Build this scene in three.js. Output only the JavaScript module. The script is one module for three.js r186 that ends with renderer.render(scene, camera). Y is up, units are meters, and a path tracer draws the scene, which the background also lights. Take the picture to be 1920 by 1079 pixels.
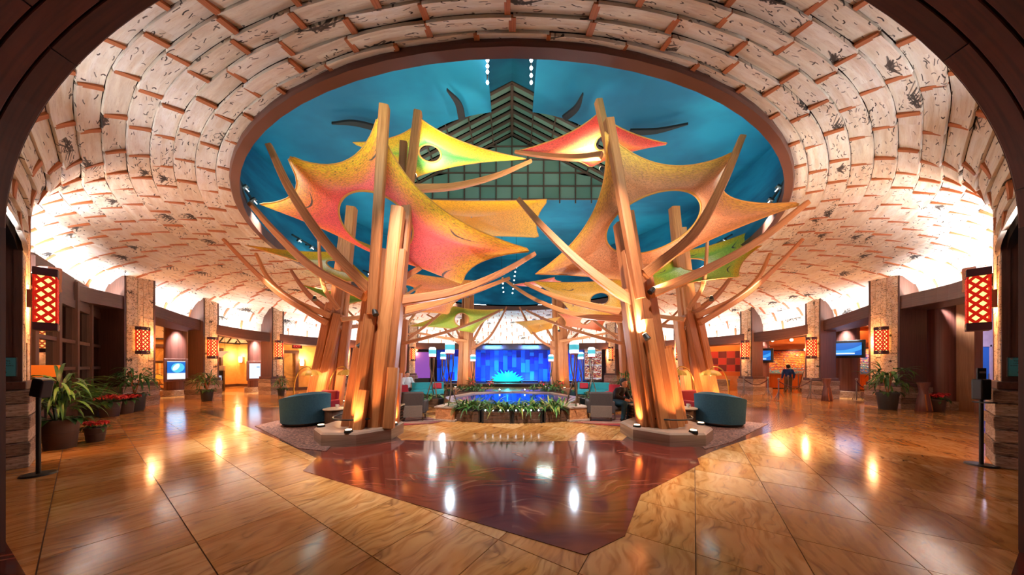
import * as THREE from 'three';
import { mergeGeometries } from 'three/addons/utils/BufferGeometryUtils.js';
import { RoundedBoxGeometry } from 'three/addons/geometries/RoundedBoxGeometry.js';
import { MarchingCubes } from 'three/addons/objects/MarchingCubes.js';
import { RectAreaLightUniformsLib } from 'three/addons/lights/RectAreaLightUniformsLib.js';
RectAreaLightUniformsLib.init();

// ---------- camera, exposure ----------
const scene = new THREE.Scene();
scene.background = new THREE.Color(0x000000);
const FOCAL = 525, HORIZON = 685, EYE = 1.65;      // lens in pixels of a 1920 x 1079 picture
const camera = new THREE.PerspectiveCamera(2 * Math.atan(539.5 / FOCAL) * 180 / Math.PI, 1920 / 1079, 0.05, 120);
camera.position.set(0, EYE, 0);
camera.lookAt(0, EYE, -10);
camera.setViewOffset(1920, 1079, 0, -(HORIZON - 539.5), 1920, 1079);   // shifted lens keeps uprights upright
scene.add(camera);
const renderer = new THREE.WebGLRenderer({ antialias: true });
renderer.toneMapping = THREE.LinearToneMapping;
renderer.toneMappingExposure = 1.0;
renderer.shadowMap.enabled = true;
renderer.shadowMap.type = THREE.PCFSoftShadowMap;
const WARM = 0xffe8d0, WHITE = 0xfff6ee, AMBER = 0xffb878, COOL = 0xdcfff2, COVE_TINT = 0xfaf6ff;
const COVE = 180, COVE_NEAR = 150, DRUM = 150, TRACK = 95, CORRIDOR = 9, TREE_UP = 1.6, CANOPY_UP = 26;   // strengths of the kinds of lamp

// ---------- small tools ----------
function rng(seed) { let a = seed >>> 0; return () => { a = (a + 0x6D2B79F5) >>> 0; let t = Math.imul(a ^ (a >>> 15), 1 | a); t = (t + Math.imul(t ^ (t >>> 7), 61 | t)) ^ t; return ((t ^ (t >>> 14)) >>> 0) / 4294967296; }; }
const V = (x, y, z) => new THREE.Vector3(x, y, z);
const at = (px, py, d) => V((px - 960) * d / FOCAL, EYE + (HORIZON - py) * d / FOCAL, -d);      // place seen at that spot, d metres into the hall
const lerp = (a, b, t) => a + (b - a) * t, clamp = (x, a = 0, b = 1) => Math.min(b, Math.max(a, x));
const taken = {};
function numbered(n) { if (!(n in taken)) { taken[n] = 0; return n; } taken[n]++; return n + '_' + String(taken[n]).padStart(3, '0'); }
function mesh(name, geo, mat, parent) { const m = new THREE.Mesh(geo, mat); m.name = parent ? name : numbered(name); m.castShadow = m.receiveShadow = true; (parent || scene).add(m); return m; }
function thing(name, label, category, pos = [0, 0, 0], turn = 0, group) {
  const o = new THREE.Group(); o.name = numbered(name); o.position.set(...pos); o.rotation.y = turn;
  o.userData = { label, category }; if (group) o.userData.group = group; scene.add(o); return o;
}
function tag(o, label, category, group) { o.userData = { label, category }; if (group) o.userData.group = group; return o; }
function struct(name, geo, mat, label) { const m = mesh(name, geo, mat); m.userData = { kind: 'structure', label, category: 'structure' }; return m; }
function structGroup(name, label) { const o = new THREE.Group(); o.name = numbered(name); o.userData = { kind: 'structure', label, category: 'structure' }; scene.add(o); return o; }
function copyOf(o, pos, turn, label, group) { const c = o.clone(); c.name = numbered(o.name.replace(/_\d{3}$/, '')); c.position.set(...pos); c.rotation.y = turn; c.userData = { ...o.userData }; if (label) c.userData.label = label; if (group) c.userData.group = group; scene.add(c); return c; }

// a box with uv in metres, grain along its longest side
function bx(w, h, d, x = 0, y = 0, z = 0, rx = 0, ry = 0, rz = 0) {
  const g = new THREE.BoxGeometry(w, h, d), p = g.attributes.position, n = g.attributes.normal, uv = g.attributes.uv;
  const long = w >= h && w >= d ? 0 : h >= d ? 1 : 2, ox = Math.abs(Math.sin(x * 12.9 + y * 78.2 + z * 37.7)) * 3;
  for (let i = 0; i < p.count; i++) {
    const c = [p.getX(i), p.getY(i), p.getZ(i)], nn = [Math.abs(n.getX(i)), Math.abs(n.getY(i)), Math.abs(n.getZ(i))];
    const ax = [0, 1, 2].filter(k => nn[k] < 0.5), l = ax.includes(long) ? long : ax[0], s = ax.find(k => k !== l);
    uv.setXY(i, c[s] + ox, c[l] + ox * 1.7);
  }
  if (rx || ry || rz) g.applyMatrix4(new THREE.Matrix4().makeRotationFromEuler(new THREE.Euler(rx, ry, rz)));
  g.translate(x, y, z); return g;
}
function rbx(w, h, d, r, x = 0, y = 0, z = 0, rx = 0, ry = 0, rz = 0) {
  const g = new RoundedBoxGeometry(w, h, d, 3, r); if (rx || ry || rz) g.applyMatrix4(new THREE.Matrix4().makeRotationFromEuler(new THREE.Euler(rx, ry, rz))); g.translate(x, y, z); return g;
}
function cyl(r1, r2, h, x = 0, y = 0, z = 0, n = 24, rx = 0, rz = 0) { const g = new THREE.CylinderGeometry(r1, r2, h, n); if (rx || rz) g.applyMatrix4(new THREE.Matrix4().makeRotationFromEuler(new THREE.Euler(rx, 0, rz))); g.translate(x, y, z); return g; }
function lathe(pts, n = 32) { return new THREE.LatheGeometry(pts.map(p => new THREE.Vector2(p[0], p[1])), n); }
function join(list) { const k = list.map(g => { const c = g.index ? g.toNonIndexed() : g; for (const a of Object.keys(c.attributes)) if (!['position', 'normal', 'uv'].includes(a)) c.deleteAttribute(a); return c; }); return mergeGeometries(k); }
// a chamfered bar swept along points; size(t) gives [width, height]
function sweep(pts, size, ref = V(0, 1, 0), closed = false, chamfer = 0.14) {
  const n = pts.length, pos = [], uv = [], idx = [], sec = [];
  let len = 0;
  for (let i = 0; i < n; i++) {
    const a = pts[closed ? (i - 1 + n) % n : Math.max(0, i - 1)], b = pts[closed ? (i + 1) % n : Math.min(n - 1, i + 1)];
    const t = b.clone().sub(a).normalize(), s = t.clone().cross(ref).normalize(), u = s.clone().cross(t).normalize();
    const [w, h] = size(i / (n - 1)), c = Math.min(w, h) * chamfer;
    if (i) len += pts[i].distanceTo(pts[i - 1]);
    const q = [[w / 2 - c, h / 2], [-w / 2 + c, h / 2], [-w / 2, h / 2 - c], [-w / 2, -h / 2 + c], [-w / 2 + c, -h / 2], [w / 2 - c, -h / 2], [w / 2, -h / 2 + c], [w / 2, h / 2 - c]];
    sec.push({ len, p: q.map(([x, y]) => pts[i].clone().addScaledVector(s, x).addScaledVector(u, y)), q });
  }
  const per = (q, k) => { let s = 0; for (let j = 0; j < k; j++) { const a = q[j % 8], b = q[(j + 1) % 8]; s += Math.hypot(a[0] - b[0], a[1] - b[1]); } return s; };
  const tri = (a, b, c, ua, ub, uc) => { for (const v of [a, b, c]) pos.push(v.x, v.y, v.z); uv.push(...ua, ...ub, ...uc); };
  for (let i = 0; i < (closed ? n : n - 1); i++) {
    const A = sec[i], B = sec[(i + 1) % n], lb = closed && i === n - 1 ? A.len + A.p[0].distanceTo(B.p[0]) : B.len;
    for (let j = 0; j < 8; j++) {
      const k = (j + 1) % 8, u0 = per(A.q, j), u1 = per(A.q, j + 1);
      tri(A.p[j], A.p[k], B.p[k], [u0, A.len], [u1, A.len], [u1, lb]); tri(A.p[j], B.p[k], B.p[j], [u0, A.len], [u1, lb], [u0, lb]);
    }
  }
  if (!closed) for (const [S, f] of [[sec[0], 1], [sec[n - 1], 0]]) for (let j = 1; j < 7; j++) { const a = S.q[0], b = S.q[j], c = S.q[j + 1]; f ? tri(S.p[0], S.p[j + 1], S.p[j], a, c, b) : tri(S.p[0], S.p[j], S.p[j + 1], a, b, c); }
  const g = new THREE.BufferGeometry();
  g.setAttribute('position', new THREE.Float32BufferAttribute(pos, 3)); g.setAttribute('uv', new THREE.Float32BufferAttribute(uv, 2)); g.computeVertexNormals(); return g;
}
function bar(a, b, w, h = w, ref = V(0, 1, 0)) { const d = b.clone().sub(a); return sweep([a, b], () => [w, h], Math.abs(d.clone().normalize().dot(ref)) > 0.98 ? V(1, 0, 0.01) : ref); }
function curve(pts, n = 14) { return new THREE.CatmullRomCurve3(pts, false, 'centripetal').getPoints(n); }
function tube(pts, r, n = 24, k = 8) { return new THREE.TubeGeometry(new THREE.CatmullRomCurve3(pts, false, 'centripetal'), n, r, k); }
function grid(nu, nv, f) {     // smooth surface from f(u, v) -> [Vector3, [u, v]]
  const pos = [], uv = [], idx = [];
  for (let j = 0; j <= nv; j++) for (let i = 0; i <= nu; i++) { const [p, t] = f(i / nu, j / nv); pos.push(p.x, p.y, p.z); uv.push(...t); }
  for (let j = 0; j < nv; j++) for (let i = 0; i < nu; i++) { const a = j * (nu + 1) + i, b = a + 1, c = a + nu + 1, d = c + 1; idx.push(a, b, d, a, d, c); }
  const g = new THREE.BufferGeometry(); g.setAttribute('position', new THREE.Float32BufferAttribute(pos, 3)); g.setAttribute('uv', new THREE.Float32BufferAttribute(uv, 2)); g.setIndex(idx); g.computeVertexNormals(); return g;
}

// ---------- textures ----------
function hash(x, y, s) { let h = Math.imul(x, 374761393) + Math.imul(y, 668265263) + Math.imul(s, 2246822519); h = Math.imul(h ^ (h >>> 13), 1274126177); return ((h ^ (h >>> 16)) >>> 0) / 4294967296; }
function noise(x, y, s, px = 0, py = 0) {            // value noise, repeating every px, py cells
  const xi = Math.floor(x), yi = Math.floor(y), fx = x - xi, fy = y - yi, w = (a, m) => m ? ((a % m) + m) % m : a, e = t => t * t * (3 - 2 * t);
  const a = hash(w(xi, px), w(yi, py), s), b = hash(w(xi + 1, px), w(yi, py), s), c = hash(w(xi, px), w(yi + 1, py), s), d = hash(w(xi + 1, px), w(yi + 1, py), s), u = e(fx), v = e(fy);
  return lerp(lerp(a, b, u), lerp(c, d, u), v);
}
function fbm(x, y, s, o = 4, px = 0, py = 0) { let r = 0, a = 0.5, f = 1; for (let i = 0; i < o; i++) { r += a * noise(x * f, y * f, s + i * 17, px * f, py * f); a *= 0.5; f *= 2; } return r / (1 - Math.pow(0.5, o)); }
function dataTex(w, h, f, srgb = true, rx = 1, ry = 1) {
  const a = new Uint8Array(w * h * 4);
  for (let y = 0; y < h; y++) for (let x = 0; x < w; x++) { const c = f(x / w, y / h), i = (y * w + x) * 4; for (let k = 0; k < 3; k++) a[i + k] = clamp(c[k], 0, 255); a[i + 3] = 255; }
  const t = new THREE.DataTexture(a, w, h); t.wrapS = t.wrapT = THREE.RepeatWrapping; t.magFilter = THREE.LinearFilter; t.minFilter = THREE.LinearMipmapLinearFilter; t.generateMipmaps = true;
  if (srgb) t.colorSpace = THREE.SRGBColorSpace; t.repeat.set(rx, ry); t.needsUpdate = true; return t;
}
function canvasTex(w, h, draw, rx = 1, ry = 1) {
  const c = document.createElement('canvas'); c.width = w; c.height = h; draw(c.getContext('2d'), w, h);
  const t = new THREE.CanvasTexture(c); t.colorSpace = THREE.SRGBColorSpace; t.wrapS = t.wrapT = THREE.RepeatWrapping; t.repeat.set(rx, ry); return t;
}
const mixc = (a, b, t) => a.map((v, i) => lerp(v, b[i], t));
function woodTex(c1, c2, c3, seed, rep = 1) {
  return dataTex(192, 320, (u, v) => {
    const w = fbm(u * 4, v * 2, seed, 2, 4, 2), g = fbm(u * 40 + w * 6, v * 3, seed + 5, 3, 0, 3), l = fbm(u * 90, v * 5, seed + 9, 2, 90, 5);
    return mixc(mixc(c1, c2, clamp(g * 1.3 - 0.1)), c3, clamp((l - 0.52) * 2.2) * 0.6);
  }, true, rep, rep * 0.5);
}
const std = (o) => new THREE.MeshStandardMaterial(o), phys = (o) => new THREE.MeshPhysicalMaterial(o);
function barkTex(seed, base, dark, marks, knots) {
  return canvasTex(512, 512, (c, W, H) => {
    const r = rng(seed);
    c.fillStyle = `rgb(${base})`; c.fillRect(0, 0, W, H);
    for (let i = 0; i < 260; i++) { const k = r() < 0.5; c.fillStyle = k ? 'rgba(255,250,238,0.10)' : 'rgba(190,160,125,0.10)'; c.beginPath(); c.ellipse(r() * W, r() * H, 20 + r() * 90, 6 + r() * 26, (r() - 0.5) * 0.3, 0, 7); c.fill(); }
    for (let i = 0; i < 420; i++) { c.fillStyle = `rgba(120,95,70,${0.08 + r() * 0.18})`; c.fillRect(r() * W, r() * H, 6 + r() * 34, 1 + r() * 1.4); }
    c.lineCap = 'round';
    for (let i = 0; i < marks; i++) {
      const x = r() * W, y = r() * H, a = (r() - 0.5) * 1.5 + (r() < 0.3 ? 1.2 : 0), l = 9 + r() * 24, b = (r() - 0.5) * 22;
      c.strokeStyle = `rgba(${dark},${0.55 + r() * 0.45})`; c.lineWidth = 3 + r() * 4.5;
      c.beginPath(); c.moveTo(x, y); c.quadraticCurveTo(x + Math.cos(a) * l * 0.5 - Math.sin(a) * b, y + Math.sin(a) * l * 0.5 + Math.cos(a) * b, x + Math.cos(a) * l, y + Math.sin(a) * l); c.stroke();
    }
    for (let i = 0; i < knots; i++) {
      const x = 60 + r() * (W - 120), y = 60 + r() * (H - 120), s = 40 + r() * 50;
      for (let k = 0; k < 26; k++) { const a = -2.6 + r() * 2.1, q = s * (0.2 + r()); c.strokeStyle = `rgba(${dark},${0.5 + r() * 0.5})`; c.lineWidth = 3 + r() * 8; c.beginPath(); c.moveTo(x + (r() - 0.5) * s, y + (r() - 0.2) * s * 0.6); c.lineTo(x + Math.cos(a) * q * 1.6, y + Math.sin(a) * q * 0.8 + (r() - 0.5) * 8); c.stroke(); }
    }
  });
}
const barkMats = [[11, '222,214,198', '62,54,46', 60, 0], [23, '230,224,210', '66,58,50', 80, 1], [37, '214,204,184', '62,54,44', 50, 1], [41, '220,212,196', '52,46,40', 110, 2], [59, '232,226,214', '80,70,60', 34, 0]].map(a => std({ map: barkTex(...a), roughness: 0.8, side: THREE.DoubleSide }));
const barkWall = std({ map: barkTex(77, '222,186,150', '58,40,28', 210, 1), roughness: 0.8 });
const barkWallB = std({ map: barkTex(83, '212,172,136', '50,36,26', 150, 2), roughness: 0.8 });
const darkWoodTex = woodTex([78, 50, 40], [96, 62, 50], [46, 28, 22], 3), timberTex = woodTex([178, 104, 54], [202, 130, 76], [138, 76, 38], 8, 1);
const M = {
  darkWood: std({ map: darkWoodTex, roughness: 0.5 }),
  vaultWood: std({ map: woodTex([74, 34, 24], [92, 42, 30], [44, 20, 14], 13), roughness: 0.55 }),
  vaultWoodB: std({ map: woodTex([62, 28, 20], [80, 38, 26], [36, 16, 12], 14), roughness: 0.55 }),
  ringWood: std({ map: woodTex([92, 56, 44], [108, 68, 54], [70, 40, 32], 15), roughness: 0.4 }),
  columnWood: std({ map: woodTex([110, 66, 60], [126, 80, 72], [70, 40, 36], 16), roughness: 0.45 }),
  batten: std({ map: woodTex([172, 100, 56], [190, 116, 68], [128, 70, 36], 21), roughness: 0.55 }),
  timber: std({ map: timberTex, roughness: 0.55 }),
  timberB: std({ map: woodTex([190, 118, 66], [212, 144, 88], [152, 88, 46], 27), roughness: 0.55 }),
  timberC: std({ map: woodTex([158, 90, 48], [184, 114, 66], [118, 64, 34], 31), roughness: 0.55 }),
  shell: std({ color: 0x3a2c22, roughness: 0.95, side: THREE.DoubleSide }),
  black: std({ color: 0x121214, roughness: 0.45 }),
  blackSoft: std({ color: 0x1c1a1c, roughness: 0.85 }),
  steel: std({ color: 0x9a948c, roughness: 0.3, metalness: 0.9 }),
  brass: std({ color: 0xc9a050, roughness: 0.28, metalness: 0.85 }),
};
function spot(color, power, pos, target, angle = 0.6, pen = 0.8) { const l = new THREE.SpotLight(color, power, 0, angle, pen, 2); l.position.copy(pos); l.target.position.copy(target); l.castShadow = true; l.shadow.mapSize.set(512, 512); l.shadow.bias = -0.001; l.shadow.radius = 3; scene.add(l); scene.add(l.target); return l; }
// ---------- the rotunda: plan in polar angles about its middle ----------
const CD = 12.1, RING = 8.5, RING_Y = 5.78;
const EAVE = [[0, 10.6, 5.95], [18, 10.9, 5.55], [32, 11.0, 4.6], [46, 10.95, 3.5], [60, 12.6, 3.8], [74, 14.5, 4.1], [86, 15.6, 4.2], [97, 15.9, 3.75], [105.7, 14.5, 3.4], [120, 13.5, 3.3], [141, 12.7, 3.32], [160, 12.1, 3.38], [180, 11.9, 3.4]];
function eave(deg) {
  let a = Math.abs(((deg + 540) % 360) - 180), i = 0; while (i < EAVE.length - 2 && a > EAVE[i + 1][0]) i++;
  const p1 = EAVE[i], p2 = EAVE[i + 1], p0 = EAVE[i - 1] || [-EAVE[1][0], EAVE[1][1], EAVE[1][2]], p3 = EAVE[i + 2] || [360 - EAVE[i][0], EAVE[i][1], EAVE[i][2]];
  const h = p2[0] - p1[0], t = (a - p1[0]) / h, out = [];
  for (const k of [1, 2]) { const m1 = (p2[k] - p0[k]) / (p2[0] - p0[0]) * h, m2 = (p3[k] - p1[k]) / (p3[0] - p1[0]) * h, t2 = t * t, t3 = t2 * t; out.push((2 * t3 - 3 * t2 + 1) * p1[k] + (t3 - 2 * t2 + t) * m1 + (3 * t2 - 2 * t3) * p2[k] + (t3 - t2) * m2); }
  return out;
}
const RAD = Math.PI / 180;
const pol = (deg, r, y = 0) => V(r * Math.sin(deg * RAD), y, -(CD - r * Math.cos(deg * RAD)));
const SE = 2 / 2.5, arcCache = new Map();
function shell(deg, t) {
  const [R, Y] = eave(deg), q = Math.round(Math.abs(deg) * 4) / 4;
  let tab = arcCache.get(q);
  if (!tab) { tab = [0]; const [r2, y2] = eave(q); let px = 0, py = 1; for (let i = 1; i <= 40; i++) { const a = i / 40 * Math.PI / 2, x = Math.pow(Math.sin(a), SE), y = Math.pow(Math.max(0, Math.cos(a)), SE); tab.push(tab[i - 1] + Math.hypot((x - px) * (r2 - RING), (y - py) * (RING_Y - y2))); px = x; py = y; } arcCache.set(q, tab); }
  const s = clamp(t) * tab[40]; let i = 0; while (i < 39 && tab[i + 1] < s) i++;
  const a = (i + (s - tab[i]) / Math.max(1e-9, tab[i + 1] - tab[i])) / 40 * Math.PI / 2;
  const x = Math.pow(Math.sin(a), SE), y = Math.pow(Math.max(0, Math.cos(a)), SE);
  return pol(deg, RING + (R - RING) * x, Y + (RING_Y - Y) * y);
}
function shellNormal(deg, t) {     // pointing into the hall
  const e = 0.02, a = shell(deg, Math.max(0, t - e)), b = shell(deg, Math.min(1, t + e)), c = shell(deg - 0.4, t), d = shell(deg + 0.4, t);
  const n = b.sub(a).cross(d.sub(c)).normalize(); const inward = pol(0, 0, 2).sub(shell(deg, t)); return n.dot(inward) < 0 ? n.negate() : n;
}
const ceiling = struct('ceiling', grid(180, 24, (u, v) => { const deg = u * 360 - 180, p = shell(deg, v).addScaledVector(shellNormal(deg, v), -0.03); return [p, [u * 60, v * 8]]; }), M.shell, 'curved bark clad ceiling round the oval opening');

// bark panels and the wooden strips over their joints
{
  const ROWS = 13, r = rng(5), panels = [];
  const patch = (a, b, t0, t1, nu, nv, off0, off1, thick, curl, uo, vo, us) => {
    const P = [], cols = nu + 1, rows = nv + 1, pos = [], uv = [], idx = [];
    const put = (p, s, t) => { pos.push(p.x, p.y, p.z); uv.push(s, t); return pos.length / 3 - 1; };
    for (let j = 0; j < rows; j++) for (let i = 0; i < cols; i++) {
      const d = lerp(a, b, i / nu), t = lerp(t0, t1, j / nv), p = shell(d, t), n = shellNormal(d, t), x = i / nu * 2 - 1;
      P.push([p, n, off0 + (off1 - off0) * j / nv + curl * x * x, i / nu * us + uo, j / nv * us * 0.62 + vo]);
    }
    for (const [p, n, o, s, t] of P) put(p.clone().addScaledVector(n, o), s, t);
    for (let j = 0; j < nv; j++) for (let i = 0; i < nu; i++) { const q = j * cols + i; idx.push(q, q + 1, q + cols + 1, q, q + cols + 1, q + cols); }
    const rim = []; for (let i = 0; i < cols; i++) rim.push(i); for (let j = 1; j < rows; j++) rim.push(j * cols + nu); for (let i = nu - 1; i >= 0; i--) rim.push(nv * cols + i); for (let j = nv - 1; j > 0; j--) rim.push(j * cols);
    const low = rim.map(k => { const [p, n, o, s, t] = P[k]; return put(p.clone().addScaledVector(n, o - thick), s, t + 0.02); }), top = rim.map(k => { const [p, n, o, s, t] = P[k]; return put(p.clone().addScaledVector(n, o), s, t); });
    for (let k = 0; k < rim.length; k++) { const m = (k + 1) % rim.length; idx.push(top[k], low[k], low[m], top[k], low[m], top[m]); }
    const g = new THREE.BufferGeometry(); g.setAttribute('position', new THREE.Float32BufferAttribute(pos, 3)); g.setAttribute('uv', new THREE.Float32BufferAttribute(uv, 2)); g.setIndex(idx); g.computeVertexNormals(); return g;
  };
  for (let row = 0; row < ROWS; row++) {
    const t0 = row / ROWS, t1 = (row + 1) / ROWS; let per = 0; const M0 = 240, cum = [0];
    for (let i = 0; i < M0; i++) { per += shell(i * 1.5 - 180, (t0 + t1) / 2).distanceTo(shell(i * 1.5 - 178.5, (t0 + t1) / 2)); cum.push(per); }
    const n = Math.round(per / 1.0), deg = s => { s = ((s % per) + per) % per; let i = 0; while (cum[i + 1] < s) i++; return (i + (s - cum[i]) / (cum[i + 1] - cum[i])) * 1.5 - 180; };
    for (let k = 0; k < n; k++) {
      let a = deg((k + (row % 2) * 0.5 + (r() - 0.5) * 0.12) * per / n), b = a; panels.push({ row, t0, t1, a, k, n });
    }
    const mine = panels.filter(p => p.row === row); mine.forEach((p, i) => { const nx = mine[(i + 1) % mine.length]; p.b = nx.a > p.a ? nx.a : nx.a + 360; });
  }
  for (const p of panels) {
    const c = shell((p.a + p.b) / 2, (p.t0 + p.t1) / 2), d = -c.z; p.size = 0;
    if (d > 0.8) { const px = 960 + FOCAL * c.x / d, py = HORIZON - FOCAL * (c.y - EYE) / d; if (px > -60 && px < 1980 && py > -60 && py < 700) { const e = shell(p.a, p.t0), f = shell(p.b, p.t1); p.size = Math.abs((e.x / -e.z - f.x / -f.z)) + Math.abs((e.y - EYE) / -e.z - (f.y - EYE) / -f.z); if (Math.hypot(px - 960, (py - 380) * 1.8) > 1150) p.size *= 0.3; } }
  }
  panels.sort((x, y) => y.size - x.size);
  const rest = barkMats.map(() => []), restB = [];
  panels.forEach((p, i) => {
    const hi = i < 300, m = Math.floor(r() * 5), gp = 0.12 * (p.b - p.a) / 10;
    const g = patch(p.a + gp, p.b - gp, p.t0 + 0.002, p.t1, hi ? 4 : 3, hi ? 2 : 1, 0.02, 0.05 + r() * 0.02, 0.045, (r() - 0.6) * 0.04, r() * 4, r() * 4, 0.5);
    const w = 0.055 / (p.b - p.a), arc = shell(p.a, p.t0 + 0.03).distanceTo(shell(p.b, p.t0 + 0.03)), bw = (p.b - p.a) * 0.036 / Math.max(0.5, arc) * (0.9 + r() * 0.3);
    const bg = patch(p.a - bw, p.a + bw, p.t0 + 0.004, p.t1 - 0.004, 1, 2, 0.052, 0.062, 0.04, 0, r() * 3, r() * 3, 0.12);
    if (hi) { const o = mesh('bark_panel', g, barkMats[m], ceiling); const q = mesh('wooden_strip', bg, M.batten, ceiling); }
    else { rest[m].push(g); restB.push(bg); }
  });
  rest.forEach((l, k) => { if (l.length) mesh('distant_bark_panels', join(l), barkMats[k], ceiling).userData.kind = 'stuff'; });
  mesh('distant_wooden_strips', join(restB), M.batten, ceiling).userData.kind = 'stuff';
}
// ring round the oval opening
{
  const prof = [[RING - 0.06, 5.66], [RING + 0.08, 5.66], [RING + 0.1, 5.7], [RING + 0.1, 5.98], [RING - 0.03, 5.98], [RING - 0.06, 5.95], [RING - 0.06, 5.66]];
  const g = lathe(prof, 96); g.translate(0, 0, -CD); struct('trim_1', g.toNonIndexed(), M.ringWood, 'dark wooden ring edging the oval ceiling opening').geometry.computeVertexNormals();
}
// blue upper ceiling with the skylight over its middle
const blueTex = dataTex(512, 512, (u, v) => { const a = fbm(u * 4, v * 6, 91, 5, 4, 6), b = fbm(u * 3, v * 10, 97, 4, 3, 10); return mixc(mixc([0, 88, 120], [6, 128, 162], clamp((a - 0.3) * 2.2)), [40, 148, 180], clamp((b - 0.55) * 3) * 0.6); });
M.blue = std({ map: blueTex, roughness: 0.75, side: THREE.DoubleSide });
M.skyFrame = std({ color: 0x5a4a40, roughness: 0.5 });
M.skyGlass = phys({ color: 0x6f9a8c, roughness: 0.12, metalness: 0.0, clearcoat: 0.6, clearcoatRoughness: 0.08 });
M.skyGlassB = phys({ color: 0x7fa597, roughness: 0.12, clearcoat: 0.6, clearcoatRoughness: 0.08 });
const UPPER = 10;
{
  const drum = grid(96, 10, (u, v) => { const r = RING + 0.1 + 1.5 * Math.sin(v * 1.3), y = 6.1 + 3.9 * v; return [pol(u * 360 - 180, r, y), [u * 12, v * 1]]; });
  struct('wall_drum', drum, M.blue, 'curved blue wall rising above the ceiling ring');
  const s = new THREE.Shape(); s.absarc(0, CD, 10.05, 0, Math.PI * 2);
  const h = new THREE.Path(); const R = 5.6, c = 14.8, sx = 0.68, a0 = Math.acos(sx / R);
  h.moveTo(-sx, 7.6); h.lineTo(sx, 7.6); h.lineTo(sx, c - Math.sqrt(R * R - sx * sx)); 
  const th = -Math.asin((c - 13.8) / R); h.absarc(0, c, R, -a0, th, false); h.lineTo(-R * Math.cos(th), 13.8); h.absarc(0, c, R, Math.PI - th, Math.PI + a0, false); h.lineTo(-sx, 7.6); s.holes.push(h);
  const g = new THREE.ExtrudeGeometry(s, { depth: 0.12, bevelEnabled: false, curveSegments: 64 }); g.rotateX(-Math.PI / 2); g.translate(0, UPPER, 0);
  const uv = g.attributes.uv; for (let i = 0; i < uv.count; i++) uv.setXY(i, uv.getX(i) * 0.1, uv.getY(i) * 0.1);
  struct('ceiling_blue', g, M.blue, 'blue painted upper ceiling with cloud like mottling above the trees');
  // gabled skylight: rafters, mullions and panes
  const sk = structGroup('skylight', 'gabled greenish glass skylight with brown rafters above the blue ceiling'); sk.name = 'window_skylight';
  const apex = 13, foot = 10.12, half = 5.5, d0 = 11.25, d1 = 13.75, P = (s, k, d) => V(s * half * k, lerp(apex, foot, k), -d);
  for (const s of [-1, 1]) {
    for (let i = 0; i <= 6; i++) { const d = lerp(d0, d1, i / 6); mesh('rafter', bar(P(s, 0, d), P(s, 1, d), 0.13, 0.05), M.skyFrame, sk); }
    for (let j = 1; j < 6; j++) mesh('mullion', bar(P(s, j / 6, d0), P(s, j / 6, d1), 0.045, 0.06), M.skyFrame, sk);
    for (let i = 0; i < 6; i++) for (let j = 0; j < 6; j++) {
      const a = P(s, j / 6 + 0.004, lerp(d0, d1, i / 6) + 0.08), b = P(s, (j + 1) / 6 - 0.004, lerp(d0, d1, (i + 1) / 6) - 0.08), up = V(0, 0.06, 0);
      mesh('pane', grid(1, 1, (u, v) => [V(lerp(a.x, b.x, u), lerp(a.y, b.y, u), lerp(a.z, b.z, v)).add(up), [u, v]]), (i + j) % 3 ? M.skyGlass : M.skyGlassB, sk).material.side = THREE.DoubleSide;
    }
    // blue plaster part of the roof nearer the portal
    struct('ceiling_slope', grid(1, 1, (u, v) => [P(s, u, lerp(7.2, d0, v)).add(V(0, 0.02, 0)), [u, v]]), M.blue, s < 0 ? 'blue slope of the skylight recess, left half' : 'blue slope of the skylight recess, right half');
  }
  mesh('ridge_beam', bar(V(0, apex, -d0), V(0, apex, -d1), 0.12, 0.14), M.skyFrame, sk);
  // glazed end wall
  const D = d1, wAt = y => half * (apex - y) / (apex - foot);
  const ys = [12.4, 11.75, 11.1, 10.45, 9.8];
  for (let j = -7; j <= 7; j++) { const x = j * 0.78, top = apex - Math.abs(x) / half * (apex - foot); if (top > 9.8) mesh('mullion', bar(V(x, 9.6, -D), V(x, top, -D), 0.05, 0.06), M.skyFrame, sk); }
  for (const y of ys) mesh('mullion', bar(V(-Math.min(5.2, wAt(y)), y, -D), V(Math.min(5.2, wAt(y)), y, -D), 0.05, 0.06), M.skyFrame, sk);
  for (let j = -7; j < 7; j++) for (let k = 0; k < 4; k++) {
    const x0 = j * 0.78 + 0.03, x1 = (j + 1) * 0.78 - 0.03, y0 = ys[k + 1] + 0.03, y1 = ys[k] - 0.03, lim = x => Math.min(y1, apex - Math.abs(x) / half * (apex - foot) - 0.05);
    if (lim(x0) > y0 || lim(x1) > y0) mesh('pane', grid(1, 1, (u, v) => { const x = lerp(x0, x1, u); return [V(x, lerp(y0, Math.max(y0 + 0.01, lim(x)), v), -D - 0.03), [u, v]]; }), (j + k) % 2 ? M.skyGlass : M.skyGlassB, sk);
  }
  mesh('pane', grid(1, 1, (u, v) => [V(lerp(-0.75, 0.75, u) * v * 1.2, lerp(apex - 0.1, 12.43, v), -D - 0.03), [u, v]]), M.skyGlass, sk);
  // thin dark blade shapes under the blue ceiling
  const slivers = [[[838, 168], [866, 222], 'long dark fin under the blue ceiling, pointing to the slot beside the yellow sail'], [[1093, 176], [1058, 222], 'long dark fin under the blue ceiling, beside the red sail'], [[622, 231], [712, 242], 'slim dark fin lying flat under the blue ceiling above the orange sail'], [[1290, 232], [1180, 248], 'slim dark fin lying flat under the blue ceiling above the tan sail']];
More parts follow.
